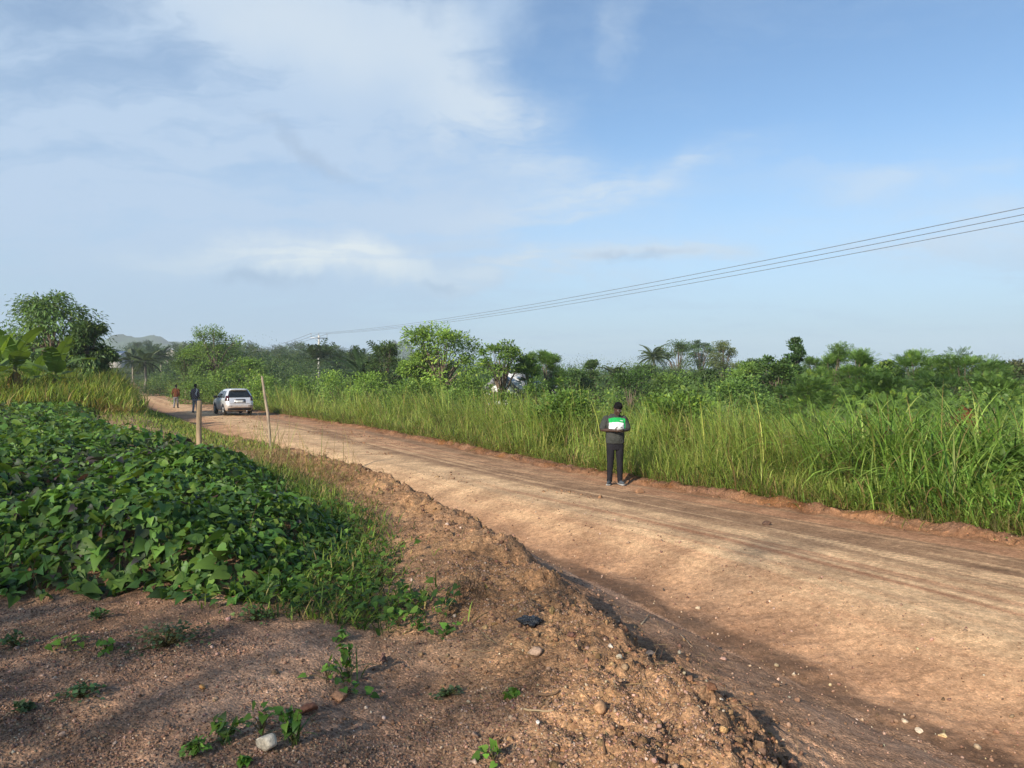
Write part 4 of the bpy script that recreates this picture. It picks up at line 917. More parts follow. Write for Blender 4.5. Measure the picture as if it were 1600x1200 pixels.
house(806, 47, 2.4, 3.2, 1.85, 2.75, R(-32), 'small white gabled house half hidden in the trees left of the standing man', (M_white, M_white, M_timber), .25, False)
def wall_piece(px, Y, w, h, top, label):
    X = base_xy(px, Y); zt = CAM_Z + (590 - top) * Y / 1200; z0 = tz(X, Y); root = empty('white_shed', (X, Y, z0), label, 'shed')
    A = Acc(); V, F = box((0, 0, (zt - z0) / 2), (w, 1.6, zt - z0 - .1)); A.add(V, F); A.build('wall', M_white, root)
    A = Acc(); V, F = box((0, 0, zt - z0), (w + .25, 1.9, .1)); A.add(V, F); A.build('roof', M_zinc, root)
wall_piece(856, 50, .9, 1.2, 604, 'small white shed peeping through leaves just right of the white house')
for px, Y, top, w, lab in ((268, 230, 545, 5.5, 'tiny pale house on the far slope above the walkers'), (283, 235, 550, 7, 'small long house with pale roof on the far slope, right of the tiny one'), (184, 210, 549, 7, 'small house with pale roof in the trees at the foot of the distant hill')):
    X = base_xy(px, Y); zt = CAM_Z + (590 - top) * Y / 1200
    house(px, Y, w, w * .7, 2.4, 4.0, R(80 if px != 268 else 10), lab, (M_plaster, M_zinc, M_timber), zt - 4.0 - tz(X, Y))

# ------------------------------------------------------------------ power line
M_conc = rough_mat('weathered pole', (.50, .48, .43), .85, .2, 3, .15, .2, 30); M_steel = rough_mat('galvanised steel', (.38, .40, .42), .5, .5, 6, .15, metal=.5); M_wire = rough_mat('aluminium cable', (.16, .17, .19), .5, .4, 5, .1)
M_porc = rough_mat('porcelain', (.30, .26, .23), .3, .5, 5, .1)
line_d = np.array([57.7, -103.]); line_d /= np.linalg.norm(line_d); perp = np.array([-line_d[1], line_d[0]])
def power_pole(X, Y, top, label):
    z0 = tz(X, Y); H = top - z0; root = empty('utility_pole', (X, Y, z0), label, 'utility pole', 'utility poles of the power line', math.atan2(perp[1], perp[0]))
    A = Acc(); V, F = tube([(0, 0, -.5), (0, 0, H * .5), (0, 0, H - .3)], [.22, .19, .15], 10); A.add(V, F); A.build('pole', M_conc, root)
    A = Acc(); V, F = box((0, -.16, H - .75), (2.9, .11, .14)); A.add(V, F); arm = A.build('crossarm', M_steel, root)
    for s in (-1, 1):
        A = Acc(); V, F = tube([(s * .75, -.17, H - .8), (s * .1, -.15, H - 1.45)], .03, 6); A.add(V, F); A.build('brace', M_steel, arm)
    for s in (-1.35, 0, 1.35):
        A = Acc(); yy = -.16 if s else 0; zb = H - .68 if s else H - .3
        V, F = tube([(s, yy, zb), (s, yy, H - .12)], .025, 6); A.add(V, F)
        V, F = tube([(s, yy, H - .18), (s, yy, H - .13), (s, yy, H - .08), (s, yy, H)], [.05, .075, .04, .05], 8); A.add(V, F); A.build('insulator', M_porc, root)
    return [np.array([X + s * perp[0] + (.16 * perp[1] if s else 0), Y + s * perp[1] - (.16 * perp[0] if s else 0), top]) for s in (-1.35, 0, 1.35)]
P2 = power_pole(-32.7, 130, 9.75, 'pale utility pole with crossarm standing above the bush left of the tallest tree')
P1 = power_pole(25.0, 27, 9.45, 'utility pole just outside the right edge carrying the three wires')
P3 = power_pole(-86, 236, 10.5, 'farthest utility pole hidden among the trees of the slope')
WL = ('left', 'middle', 'right')
for a, b, sag, seg, grp in ((P2, P1, 1.05, 'near', 0), (P3, P2, 1.2, 'far', 1)):
    for i in range(3):
        t = np.linspace(0, 1, 60)[:, None]; P = a[i] * (1 - t) + b[i] * t; P[:, 2] -= (4 * sag * t * (1 - t))[:, 0]
        A = Acc(); V, F = tube(P, .017 if not grp else .03, 5); A.add(V, F)
        lab = {0: ('lowest', 'middle', 'uppermost'), 1: ('first', 'second', 'third')}[grp]
        A.build('power_line', M_wire, label=(('lowest', 'middle', 'uppermost')[2 - i] + ' of the three power wires crossing the sky at right') if not grp else ('power wire descending left of the utility pole, ' + ('nearest', 'middle', 'farthest')[i] + ' of three'), cat='wire', group='power wires')

# ------------------------------------------------------------------ posts at the bank
M_post = rough_mat('weathered wood', (.33, .24, .15), .85, .15, 9, .35, .5, 30, stretch=(1, 1, .15)); M_dryw = rough_mat('dry stick', (.30, .235, .17), .9, .1, 14, .35, .5, 40, stretch=(1, 1, .25))
def post():
    Y = 17.2; X = base_xy(311, Y); z0 = tz(X, Y); zt = CAM_Z + (590 - 626) * Y / 1200; H = zt - z0
    root = empty('fence_post', (X, Y, z0), 'stout squared wooden post standing at the edge of the vine bed', 'post')
    A = Acc(); bm = bmesh.new(); n = 12
    V, F = tube([(0, 0, -.3), (.004, 0, .0), (-.004, 0, H * .4), (.006, 0, H * .8), (.012, 0, H - .02), (.012, 0, H)], [.06, .06, .058, .056, .054, .046], 7); bm.free()
    V = V * np.array([1, 1, 1]); A.add(V, F); A.build('post_shaft', M_post, root)
    A = Acc(); V, F = tube([(.012, 0, H), (.014, 0, H + .025)], [.045, .03], 7); A.add(V, F); A.build('charred_top', M_dark, root)
post()
def stick():
    Y = 17.6; X = base_xy(424, Y); z0 = tz(X, Y); zt = CAM_Z + (590 - 587) * Y / 1200; H = zt - z0; dx_ = (409 - 424) / 1200 * Y
    root = empty('leaning_pole', (X, Y, z0), 'thin crooked pole leaning left at the road bank, with a forked tip', 'pole')
    A = Acc(); V, F = tube([(.02, 0, -.2), (0, 0, 0), (dx_ * .22, .01, H * .25), (dx_ * .36, -.01, H * .5), (dx_ * .72, .0, H * .75), (dx_ * .95, 0, H * .97)], [.036, .034, .03, .034, .03, .024], 7); A.add(V, F); A.build('pole_shaft', M_dryw, root)
    A = Acc(); V, F = tube([(dx_ * .93, 0, H * .95), (dx_ * 1.05, 0, H * 1.0)], [.02, .008], 6); A.add(V, F); V, F = tube([(dx_ * .93, 0, H * .95), (dx_ * .85, 0, H * .995)], [.016, .006], 6); A.add(V, F); A.build('fork', M_dryw, root)
    g = rng(77)
    for q in range(5):
        a = g.uniform(-1, 1); A = Acc(); V, F = tube([(0, 0, 0), (a * .12, g.normal(0, .06), .25), (a * .3 - .05, g.normal(0, .1), .5 + .1 * q)], [.008, .006, .003], 5); A.add(V, F); A.build('twig', M_dryw, root)
stick()

# ------------------------------------------------------------------ car
M_paint = None
def car_mats():
    m, t = new_mat('silver paint'); p = principled(t, (.62, .64, .66, 1), .32, .5, None, .35); p.inputs['Coat Weight'].default_value = .5
    tcn = t.new('ShaderNodeTexCoord'); sz_ = t.new('ShaderNodeSeparateXYZ'); t.lk(tcn.outputs['Object'], sz_.inputs[0])
    dust = t.m('MULTIPLY', t.ramp(sz_.outputs[2], 1.05, .3), t.ramp(t.noise(tcn.outputs['Object'], 5, 4), .3, .7, .45, .95))
    t.lk(t.mix(dust, (.66, .68, .70, 1), (.42, .30, .20, 1)), p.inputs['Base Color']); t.lk(t.ramp(dust, 0, .8, .3, .8), p.inputs['Roughness']); finish(t, p.outputs[0])
    gl, t = new_mat('tinted glass'); p = principled(t, (.012, .015, .017, 1), .06, .6); finish(t, p.outputs[0]); return m, gl
M_paint, M_glass = car_mats()
M_tyre = rough_mat('tyre rubber', (.035, .03, .028), .85, .2, 20, .2); M_rim = rough_mat('alloy rim', (.45, .45, .44), .4, .5, 8, .1, metal=.6)
M_lamp = rough_mat('tinted lamp', (.05, .012, .012), .15, .6, 8, .1); M_blk = rough_mat('black plastic', (.03, .03, .032), .6, .3, 12, .2); M_plate = rough_mat('plate', (.62, .62, .58), .5, .3, 60, .15); M_chrome = rough_mat('chrome strip', (.25, .25, .26), .3, .6, 5, .1, metal=.7)
def build_car():
    Y = 46.8; X = base_xy(361, Y) + .1; rz = R(32)
    root = empty('parked_car', (X, Y, tz(X, Y) + .03), 'silver hatchback parked at the right side of the dirt road, seen from behind', 'car', None, rz)
    # stacked plan outlines: z, y_rear, y_front, half width, corner radius
    LV = np.array([(.26, -1.98, 2.02, .78, .25), (.34, -2.10, 2.10, .84, .28), (.45, -2.16, 2.16, .865, .30), (.62, -2.185, 2.17, .885, .30), (.74, -2.16, 2.12, .89, .30), (.84, -2.12, 1.95, .888, .30), (.92, -2.10, 1.45, .875, .28), (.98, -2.085, 1.08, .862, .26), (1.02, -2.07, 1.0, .85, .25),
                   (1.12, -2.01, .80, .815, .24), (1.22, -1.94, .60, .775, .23), (1.32, -1.86, .40, .73, .22), (1.42, -1.77, .18, .68, .22), (1.49, -1.70, -.02, .635, .22), (1.535, -1.74, -.22, .58, .24), (1.56, -1.55, -.4, .48, .24), (1.568, -1.2, -.7, .25, .2)])
    zs = LV[:, 0]
    def L(z): return [np.interp(z, zs, LV[:, j]) for j in range(1, 5)]
    def outline(z, n=12):
        yr, yf, hw, r = L(z); P = []
        for (cx_, cy_, a0) in ((hw - r, yr + r, -90), (hw - r, yf - r * 1.2, 0), (-hw + r, yf - r * 1.2, 90), (-hw + r, yr + r, 180)):
            fr = 1.2 if cy_ > 0 and a0 in (0, 90) else 1
            for k_ in range(n):
                a = R(a0 + 90 * k_ / (n - 1)); P.append((cx_ + r * math.cos(a), cy_ + r * fr * math.sin(a), z))
        return P
    zl = np.unique(np.concatenate([zs, np.linspace(.3, 1.5, 22)])); V = np.array([outline(z) for z in zl]); m, n, _ = V.shape
    i = np.arange(m - 1)[:, None] * n; j = np.arange(n)[None]; j2 = (j + 1) % n
    F = np.stack([i + j, i + j2, i + n + j2, i + n + j], -1).reshape(-1, 4)
    A = Acc(); A.add(V.reshape(-1, 3), [F, np.array([list(range((m - 1) * n, m * n))]), ]); A.add(V[0], np.array([list(range(n))[::-1]])); body = A.build('body', M_paint, root, smooth=True)
    def rear_y(x, z):
        yr, yf, hw, r = L(z); ax = min(abs(x), hw - .002); return yr if ax < hw - r else yr + r - math.sqrt(max(r * r - (ax - hw + r) ** 2, 0))
    def side_x(y, z):
        yr, yf, hw, r = L(z); return hw if y > yr + r else hw - r + math.sqrt(max(r * r - (yr + r - y) ** 2, 0))
    def patch(name, pts_fn, us, vs, mat, par, off, thick=.015, **kw):
        P = np.array([[pts_fn(u, v, off) for u in us] for v in vs]); Q = np.array([[pts_fn(u, v, off - thick) for u in us] for v in vs])
        a, b = len(vs), len(us); V = np.concatenate([P.reshape(-1, 3), Q.reshape(-1, 3)]); F = []
        for p in range(a - 1):
            for q in range(b - 1):
                o = p * b + q; F.append((o, o + 1, o + b + 1, o + b))
        N = a * b; ring = [q for q in range(b)] + [p * b + b - 1 for p in range(1, a)] + [(a - 1) * b + q for q in range(b - 2, -1, -1)] + [p * b for p in range(a - 2, 0, -1)]
        for q in range(len(ring)): u_, w_ = ring[q], ring[(q + 1) % len(ring)]; F.append((u_, u_ + N, w_ + N, w_))
        B = Acc(); B.add(V, np.array(F)); return B.build(name, mat, par, **kw)
    def rear(u, v, o): return (u, rear_y(u, v) - o, v)
    lin = np.linspace
    def rearw(u, v, o): hw = L(v)[2]; return (u * (hw - .09), rear_y(u * (hw - .09), v) - o, v)
    patch('rear_window', rearw, lin(-1, 1, 17), lin(1.05, 1.44, 8), M_glass, root, .008)
    sp = patch('spoiler', lambda u, v, o: (u, -1.70 - .17 * (1 - (u / .62) ** 4 * .4) * o, v), lin(-.58, .58, 9), lin(1.485, 1.53, 2), M_paint, root, 1.0, .9)
    for s in (-1, 1):
        # tall dark lamps wrapping the rear corners
        def lampf(u, v, o, s=s):
            hw = L(v)[2]; r = L(v)[3]; yr = L(v)[0]; a = u; ro = r + o
            return (s * (hw - r + ro * math.sin(a)), yr + r - ro * math.cos(a), v)
        patch('taillight', lampf, lin(.25, 1.45, 7) if s > 0 else lin(1.45, .25, 7), lin(.86, 1.16, 6), M_lamp, root, .012)
        def sidef(u, v, o, s=s): return (s * (side_x(u, v) + o), u, v)
        def glass(y0, y1, z1=1.43):
            def f(u, v, o): lo = y0(v); hi = y1(v); y = lo + (hi - lo) * u; return (s * (side_x(y, v) + o), y, v)
            us = lin(0, 1, 8) if s > 0 else lin(1, 0, 8); return f, us, lin(1.02, z1, 6)
        for (a_, b_) in ((lambda v: -1.66 + (v - 1.0) * .45, lambda v: -.96), (lambda v: -.9, lambda v: -.02), (lambda v: .05, lambda v: .92 - (v - 1.02) * 1.75)):
            f, us, vs = glass(a_, b_); patch('side_window', f, us, vs, M_glass, root, .006)
        for yd in (-.93, .02):
            patch('door_seam', sidef, lin(yd - .008, yd + .008, 2)[::s], lin(.42, 1.0, 6), M_blk, body, .003, .006)
        for yd in (-.7, .28):
            patch('door_handle', sidef, lin(yd - .1, yd + .1, 3)[::s], lin(.90, .935, 2), M_chrome, root, .03, .03)
        B = Acc(); V, F = box((s * .98, .72, 1.06), (.2, .12, .15)); B.add(V, F); mo = B.build('wing_mirror', M_blk, root)
        # wheels with arches
        for yw in (-1.32, 1.30):
            a = np.linspace(-.25, math.pi + .25, 18); Vr = []
            for r_, xo in ((.30, .902), (.385, .902), (.385, .86), (.30, .86)):
                Vr.append(np.stack([np.full(18, s * xo), yw + r_ * np.cos(a), .31 + r_ * np.sin(a)], 1))
            B = Acc(); FF = [(q * 18 + p, q * 18 + p + 1, ((q + 1) % 4) * 18 + p + 1, ((q + 1) % 4) * 18 + p) for q in range(4) for p in range(17)]; B.add(np.concatenate(Vr), np.array(FF)); B.build('wheel_arch', M_blk, root)
            w = empty('wheel', (s * .80, yw, .30), None, None); w.parent = root
            B = Acc(); xs = (-.10, -.095, -.06, .06, .095, .10); rs = (.20, .28, .305, .305, .28, .20); n_ = 24; aa = np.arange(n_) * 2 * math.pi / n_
            Vt = np.concatenate([np.stack([np.full(n_, xs[q]), rs[q] * np.cos(aa), rs[q] * np.sin(aa)], 1) for q in range(6)]); FF = [(q * n_ + p, q * n_ + (p + 1) % n_, (q + 1) * n_ + (p + 1) % n_, (q + 1) * n_ + p) for q in range(5) for p in range(n_)]; B.add(Vt, np.array(FF)); B.build('tyre', M_tyre, w)
            B = Acc()
            V, F = tube([(s * .04, 0, 0), (s * .085, 0, 0)], [.19, .19], 16); B.add(V, F)
            for q in range(5): a5 = q * 2 * math.pi / 5; V, F = box((s * .09, .1 * math.cos(a5), .1 * math.sin(a5)), (.02, .17, .05), [[1, 0, 0], [0, math.cos(a5), -math.sin(a5)], [0, math.sin(a5), math.cos(a5)]]); B.add(V, F)
            B.build('rim', M_rim, w)
    bp = patch('bumper', rear, lin(-.80, .80, 17), lin(.44, .66, 4), M_paint, root, .05, .06, smooth=True)
    patch('bumper_skirt', rear, lin(-.74, .74, 15), lin(.29, .43, 3), M_blk, root, .03, .05)
    for s in (-1, 1): patch('reflector', rear, lin(s * .62 - .12, s * .62 + .12, 4), lin(.545, .575, 2), M_lamp, bp, .054, .02)
    patch('plate_recess', rear, lin(-.36, .36, 5), lin(.74, .93, 3), M_chrome, root, .004, .01)
    pl = patch('number_plate', rear, lin(-.25, .25, 5), lin(.765, .875, 3), M_plate, root, .014, .012)
    patch('handle_trim', rear, lin(-.33, .33, 5), lin(.935, .965, 2), M_chrome, root, .016, .02)
    patch('tailgate_seam', rear, lin(-.62, .62, 9), lin(.685, .70, 2), M_blk, body, .003, .006)
    B = Acc(); V, F = tube([(.0, -2.03, 1.03), (.22, -2.00, 1.10)], .012, 5); B.add(V, F); B.build('wiper', M_blk, root)
    B = Acc(); V, F = box((0, -1.2, .27), (1.2, 1.4, .1)); B.add(V, F); B.build('underbody', M_blk, root)
    B = Acc(); V, F = tube([(.45, -1.6, .25), (.45, -2.12, .25)], .035, 8); B.add(V, F); B.build('exhaust_pipe', M_steel, root)
    B = Acc(); V, F = tube([(0, -1.35, 1.56), (0, -1.55, 1.74)], [.01, .004], 5); B.add(V, F); B.build('antenna', M_blk, root)
    patch('windscreen', lambda u, v, o: (u * (L(v)[2] - .1), L(v)[1] + o, v), lin(1, -1, 9), lin(1.03, 1.44, 6), M_glass, root, .008)
    for s in (-1, 1): patch('headlight', lambda u, v, o: (s * u, L(v)[1] - max(0, (u - .55)) ** 1.4 * .9 + o, v), lin(.45, .8, 5)[::-s], lin(.62, .76, 3), M_plate, root, .03, .06)
    return root
build_car().scale = (.91, .91, 1.0)

# ------------------------------------------------------------------ people
def ell(c, r, rot=None, n=14, m=9):
    V = [(0, 0, -1)]
    for i in range(1, m):
        p = -math.pi / 2 + math.pi * i / m
        for j in range(n): a = 2 * math.pi * j / n; V.append((math.cos(p) * math.cos(a), math.cos(p) * math.sin(a), math.sin(p)))
    V.append((0, 0, 1)); V = np.array(V) * np.array(r); F4, F3 = [], []
    for i in range(m - 2):
        for j in range(n): F4.append((1 + i * n + j, 1 + i * n + (j + 1) % n, 1 + (i + 1) * n + (j + 1) % n, 1 + (i + 1) * n + j))
    t = len(V) - 1
    for j in range(n): F3 += [(0, 1 + (j + 1) % n, 1 + j), (t, 1 + (m - 2) * n + j, 1 + (m - 2) * n + (j + 1) % n)]
    if rot is not None: V = V @ np.array(rot).T
    return V + np.array(c), [np.array(F4), np.array(F3)]
def limb(pts, rads, n=10):
    """tapering limb with rounded ends"""
    pts = np.array(pts, float); P, Q = [], []
    d0 = nrm(pts[0] - pts[1]); d1 = nrm(pts[-1] - pts[-2])
    P += [pts[0] + d0 * rads[0] * .8, pts[0] + d0 * rads[0] * .5]; Q += [rads[0] * .35, rads[0] * .8]
    for i in range(len(pts) - 1):
        for t in np.linspace(0, 1, 4)[:-1]: P.append(pts[i] * (1 - t) + pts[i + 1] * t); Q.append(rads[i] * (1 - t) + rads[i + 1] * t)
    P += [pts[-1], pts[-1] + d1 * rads[-1] * .5, pts[-1] + d1 * rads[-1] * .8]; Q += [rads[-1], rads[-1] * .8, rads[-1] * .35]
    return tube(P, Q, n)
def loft(rings, n=18):
    """rings (z, cx, cy, rx, ry) stacked upwards, squarish-round"""
    V = []
    for z, cx_, cy_, rx, ry in rings:
        for j in range(n):
            a = 2 * math.pi * j / n; c, s = math.cos(a), math.sin(a)
            V.append((cx_ + rx * math.copysign(abs(c) ** .85, c), cy_ + ry * math.copysign(abs(s) ** .85, s), z))
    F = [(i * n + j, i * n + (j + 1) % n, (i + 1) * n + (j + 1) % n, (i + 1) * n + j) for i in range(len(rings) - 1) for j in range(n)]
    V += [(rings[0][1], rings[0][2], rings[0][0]), (rings[-1][1], rings[-1][2], rings[-1][0])]; a = len(V) - 2; m = (len(rings) - 1) * n
    T = [(a, (j + 1) % n, j) for j in range(n)] + [(a + 1, m + j, m + (j + 1) % n) for j in range(n)]
    return np.array(V), [np.array(F), np.array(T)]
def remeshed(name, pieces, vox, mat, parent, it=6):
    A = Acc()
    for V, F in pieces: A.add(V, F)
    o = A.build(name, None)
    r = o.modifiers.new('r', 'REMESH'); r.mode = 'VOXEL'; r.voxel_size = vox; r.use_smooth_shade = True
    s = o.modifiers.new('s', 'SMOOTH'); s.factor = .5; s.iterations = it
    dg = bpy.context.evaluated_depsgraph_get(); me = bpy.data.meshes.new_from_object(o.evaluated_get(dg)); me.name = name
    bpy.data.objects.remove(o); me.materials.clear(); me.materials.append(mat)
    q = bpy.data.objects.new(name, me); COL.objects.link(q); q.parent = parent; return q
def hand(wrist, d, nrml, side, curl, spread=1.):
    """palm, four unequal bent fingers and a thumb; d = wrist to knuckles, nrml = back of the hand, side = direction of the thumb"""
    wrist = np.array(wrist, float); d = nrm(np.array(d, float)); nb = nrm(np.array(nrml, float)); sd = nrm(np.array(side, float)); sd = nrm(sd - d * (sd @ d)); nb = nrm(np.cross(sd, d)) * np.sign(np.cross(sd, d) @ nb)
    rot = np.stack([sd, d, nb], 1); out = [ell(wrist + d * .045, (.040, .056, .017), rot)]
    for i, (off, L) in enumerate(((.029, .072), (.010, .080), (-.010, .075), (-.028, .058))):
        p = wrist + d * .088 + sd * off; pts = [p - d * .03, p]; a = 0
        for f, seg in ((.30, .45), (1.0, .32), (.7, .25)):
            a += curl * f; v = d * math.cos(a) - nb * math.sin(a) + sd * off * .8 * spread; p = p + nrm(v) * L * seg; pts.append(p)
        out.append(limb(pts, [.0095, .0095, .0088, .0082, .0075], 8))
    b = wrist + d * .02 + sd * .03; t1 = b + nrm(sd * .75 + d * .6 - nb * .25) * .042; t2 = t1 + nrm(d * .85 + sd * .1 - nb * .5 * curl) * .034
    out.append(limb([b - sd * .012, b, t1, t2], [.014, .0135, .0105, .009], 8)); return out
M_skin = rough_mat('dark skin', (.060, .034, .024), .5, .4, 12, .15); M_hair = rough_mat('black hair', (.010, .009, .009), .95, .1, 90, .4, .8, 160)
M_eye = rough_mat('eye white', (.55, .52, .48), .3, .5, 5, .05); M_lip = rough_mat('lips', (.075, .030, .026), .5, .4, 10, .1)
def cloth(name, col, bump=.35): return rough_mat(name, col, .9, .1, 7, .18, bump, 26)
def head_pieces(base, pitch, yaw=0):
    """head in its own frame: chin to crown along z, face towards -y"""
    c, s = math.cos(pitch), math.sin(pitch); Rx = np.array([[1, 0, 0], [0, c, -s], [0, s, c]]); cz, sz_ = math.cos(yaw), math.sin(yaw); Rz = np.array([[cz, -sz_, 0], [sz_, cz, 0], [0, 0, 1]]); M = Rz @ Rx
    def tf(p): return (p[0] @ M.T + np.array(base), p[1])
    skin = [ell((0, .0, .135), (.079, .096, .114)), ell((0, -.035, .075), (.064, .064, .072)), ell((0, -.093, .098), (.017, .022, .020)), ell((0, -.082, .122), (.010, .018, .034)),
            ell((0, -.088, .062), (.024, .012, .012)), ell((0, -.084, .030), (.026, .02, .018)), ell((0, -.083, .153), (.048, .014, .012)), ell((.075, .012, .115), (.012, .022, .034)), ell((-.075, .012, .115), (.012, .022, .034)),
            ell((.040, -.064, .098), (.022, .02, .022)), ell((-.040, -.064, .098), (.022, .02, .022))]
    hair = [ell((0, .012, .185), (.092, .104, .092)), ell((0, .05, .14), (.084, .066, .09)), ell((0, -.03, .222), (.074, .066, .052))]
    eyes = [ell((sg * .031, -.085, .127), (.013, .007, .006)) for sg in (-1, 1)]
    return [tf(p) for p in skin], [tf(p) for p in hair], [tf(p) for p in eyes], [tf(ell((0, -.096, .060), (.021, .006, .008)))]
def person(loc, rotz, label, P):
    root = empty('person', loc, label, 'person', None, rotz)
    v = P.get('vox', .007)
    sk, hr, ey, lip = head_pieces(P['head'], P['pitch'], P.get('yaw', 0))
    sh, el_, wr, hip, kn, an = [P[q] for q in ('sh', 'el', 'wr', 'hip', 'kn', 'an')]
    body = sk + [limb([np.array(P['head']) + (0, .03, -.10), np.array(P['head']) + (0, .012, .03)], [.068, .063])]
    body.append(loft([(.86, 0, 0, .14, .10), (.98, 0, 0, .15, .11), (1.15, 0, 0, .15, .10), (1.32, 0, 0, .165, .105), (1.42, 0, .005, .16, .09), (1.47, 0, .01, .10, .065)]))
    for i in range(2):
        body.append(limb([sh[i], el_[i], wr[i]], [.056, .043, .029])); body += hand(*P['hand'][i])
        body.append(limb([hip[i], kn[i], an[i]], [.075, .05, .036]))
    bo = remeshed('body', body, v, M_skin, root, 4)
    remeshed('hair', hr, .006, M_hair, root, 3)
    if P.get('face', True):
        for e in ey: A = Acc(); A.add(*e); A.build('eye', M_eye, bo)
        A = Acc(); A.add(*lip[0]); A.build('mouth', M_lip, bo)
    # shirt
    k_ = P.get('girth', 1.0); hem = P.get('hem', .86)
    top = [loft([(hem, 0, 0, .178 * k_, .125 * k_), (hem + .03, 0, 0, .183 * k_, .13 * k_), (1.0, 0, -.006, .182 * k_, .135 * k_), (1.15, 0, -.008, .182 * k_, .132 * k_), (1.30, 0, -.002, .192 * k_, .13 * k_), (1.40, 0, .004, .185 * k_, .112), (1.465, 0, .012, .135, .088), (1.505, 0, .015, .085, .07)])]
    for i in range(2):
        f = P.get('sleeve', .62); s0, e0 = np.array(sh[i]), np.array(el_[i]); pts = [s0 * (.94, 1, 1), s0 * .6 + e0 * .4, s0 * (1 - min(f, 1)) + e0 * min(f, 1)]; rr_ = [.090, .084, .078]
        if f > 1: pts.append(np.array(wr[i])); rr_ = [.08, .07, .058, .042]
        top.append(limb(pts, rr_))
    remeshed('shirt', top, .009, P['shirt'], root, 5)
    tro = [loft([(.74, 0, 0, .15 * k_, .10), (.82, 0, .005, .172 * k_, .118), (.92, 0, 0, .170 * k_, .118), (1.0, 0, 0, .165 * k_, .11)])]
    for i in range(2): tro.append(limb([np.array(hip[i]) - (0, 0, .04), (np.array(hip[i]) + np.array(kn[i])) / 2, kn[i], (np.array(kn[i]) * .5 + np.array(an[i]) * .5), np.array(an[i]) + (0, 0, -.01)], [.096, .088, .071, .064, .058]))
    remeshed('trousers', tro, .009, P['trousers'], root, 5)
    for i in range(2):
        a = np.array(an[i]); f = P['foot'][i]; fd = np.array((math.sin(f), -math.cos(f), 0)) * P.get('fdir', 1); sd = np.array((-fd[1], fd[0], 0)); rot = np.stack([sd, -fd, (0, 0, 1)], 1); g0 = a[2] - .085
        sh_ = remeshed('shoe', [ell((a[0] + fd[0] * .06, a[1] + fd[1] * .06, g0 + .045), (.045, .135, .04), rot), ell((a[0], a[1], g0 + .07), (.045, .06, .06), rot)], .008, P['shoe'], root, 3)
        A = Acc(); V, F = box((0, 0, 0), (.082, .25, .022)); V = V @ rot.T + np.array((a[0] + fd[0] * .06, a[1] + fd[1] * .06, g0 + .013)); A.add(V, F); A.build('sole', P['sole'], sh_)
    return root

def shirt_blocks():
    m, t = new_mat('grey tee with green and white chest panels'); tcn = t.new('ShaderNodeTexCoord'); s = t.new('ShaderNodeSeparateXYZ'); t.lk(tcn.outputs['Object'], s.inputs[0]); x, y, z = s.outputs
    wob_ = t.noise(tcn.outputs['Object'], 14, 2); z = t.m('ADD', z, t.m('ADD', t.m('MULTIPLY', t.m('SUBTRACT', wob_, .5), .035), t.m('MULTIPLY', t.m('MULTIPLY', x, x), .9))); x = t.m('ADD', x, t.m('MULTIPLY', t.m('SUBTRACT', wob_, .5), .03))
    def rng_(v, a, b): return t.m('MULTIPLY', t.m('GREATER_THAN', v, a), t.m('LESS_THAN', v, b))
    fr = t.m('LESS_THAN', y, .01); nz = t.noise(tcn.outputs['Object'], 9, 4)
    pan = t.m('MULTIPLY', fr, rng_(x, -.152, .205))
    green = t.m('MULTIPLY', pan, t.m('ADD', rng_(z, 1.335, 1.43), t.m('MULTIPLY', rng_(z, 1.19, 1.335), rng_(x, .175, .208)), clamp=True)); white = t.m('MULTIPLY', t.m('MULTIPLY', pan, rng_(z, 1.19, 1.335)), t.m('LESS_THAN', x, .175))
    base = t.mix(t.ramp(nz, .3, .7), (.042, .046, .040, 1), (.060, .062, .056, 1))
    c = t.mix(green, base, (.02, .36, .09, 1)); c = t.mix(white, c, (.78, .80, .78, 1))
    # small pale chest mark on the green panel
    mk = t.m('MULTIPLY', fr, t.m('MULTIPLY', rng_(x, .085, .150), rng_(z, 1.368, 1.384))); c = t.mix(t.m('MULTIPLY', mk, .8), c, (.75, .8, .75, 1))
    b = t.new('ShaderNodeBump'); b.inputs['Strength'].default_value = .9; b.inputs['Distance'].default_value = .06; t.lk(t.noise(tcn.outputs['Object'], 7, 3), b.inputs['Height'])
    p = principled(t, c, .9, .1, b.outputs[0]); finish(t, p.outputs[0]); return m
MX, MY = base_xy(961, 16.35), 16.35
MAN = dict(head=(.03, -.035, 1.505), pitch=R(30), yaw=R(12), vox=.0058, girth=1.09, hem=.875, sleeve=.80,
           sh=[(-.188, .01, 1.395), (.188, .01, 1.395)], el=[(-.282, -.015, 1.165), (.278, -.01, 1.165)], wr=[(-.055, -.245, 1.165), (.125, -.255, 1.165)],
           hand=[((-.055, -.245, 1.165), (.75, -.55, .12), (-.35, -.75, .3), (.1, -.15, 1), 1.0), ((.125, -.255, 1.165), (-.72, -.6, .12), (.4, -.75, .3), (-.1, -.15, 1), 1.0)],
           hip=[(-.095, 0, .86), (.095, 0, .86)], kn=[(-.105, -.025, .47), (.098, -.02, .47)], an=[(-.118, .01, .085), (.105, -.01, .085)], foot=[R(-22), R(14)],
           shirt=shirt_blocks(), trousers=cloth('black jeans', (.018, .017, .020)), shoe=cloth('grey trainers', (.07, .08, .09)), sole=rough_mat('pale sole', (.34, .33, .31)))
man = person((MX, MY, tz(MX, MY) + .005), R(4), 'man in grey shirt with green and white panels at the road edge, looking down', MAN)
M_phone = rough_mat('pale phone case', (.42, .42, .42), .4, .4, 9, .1)
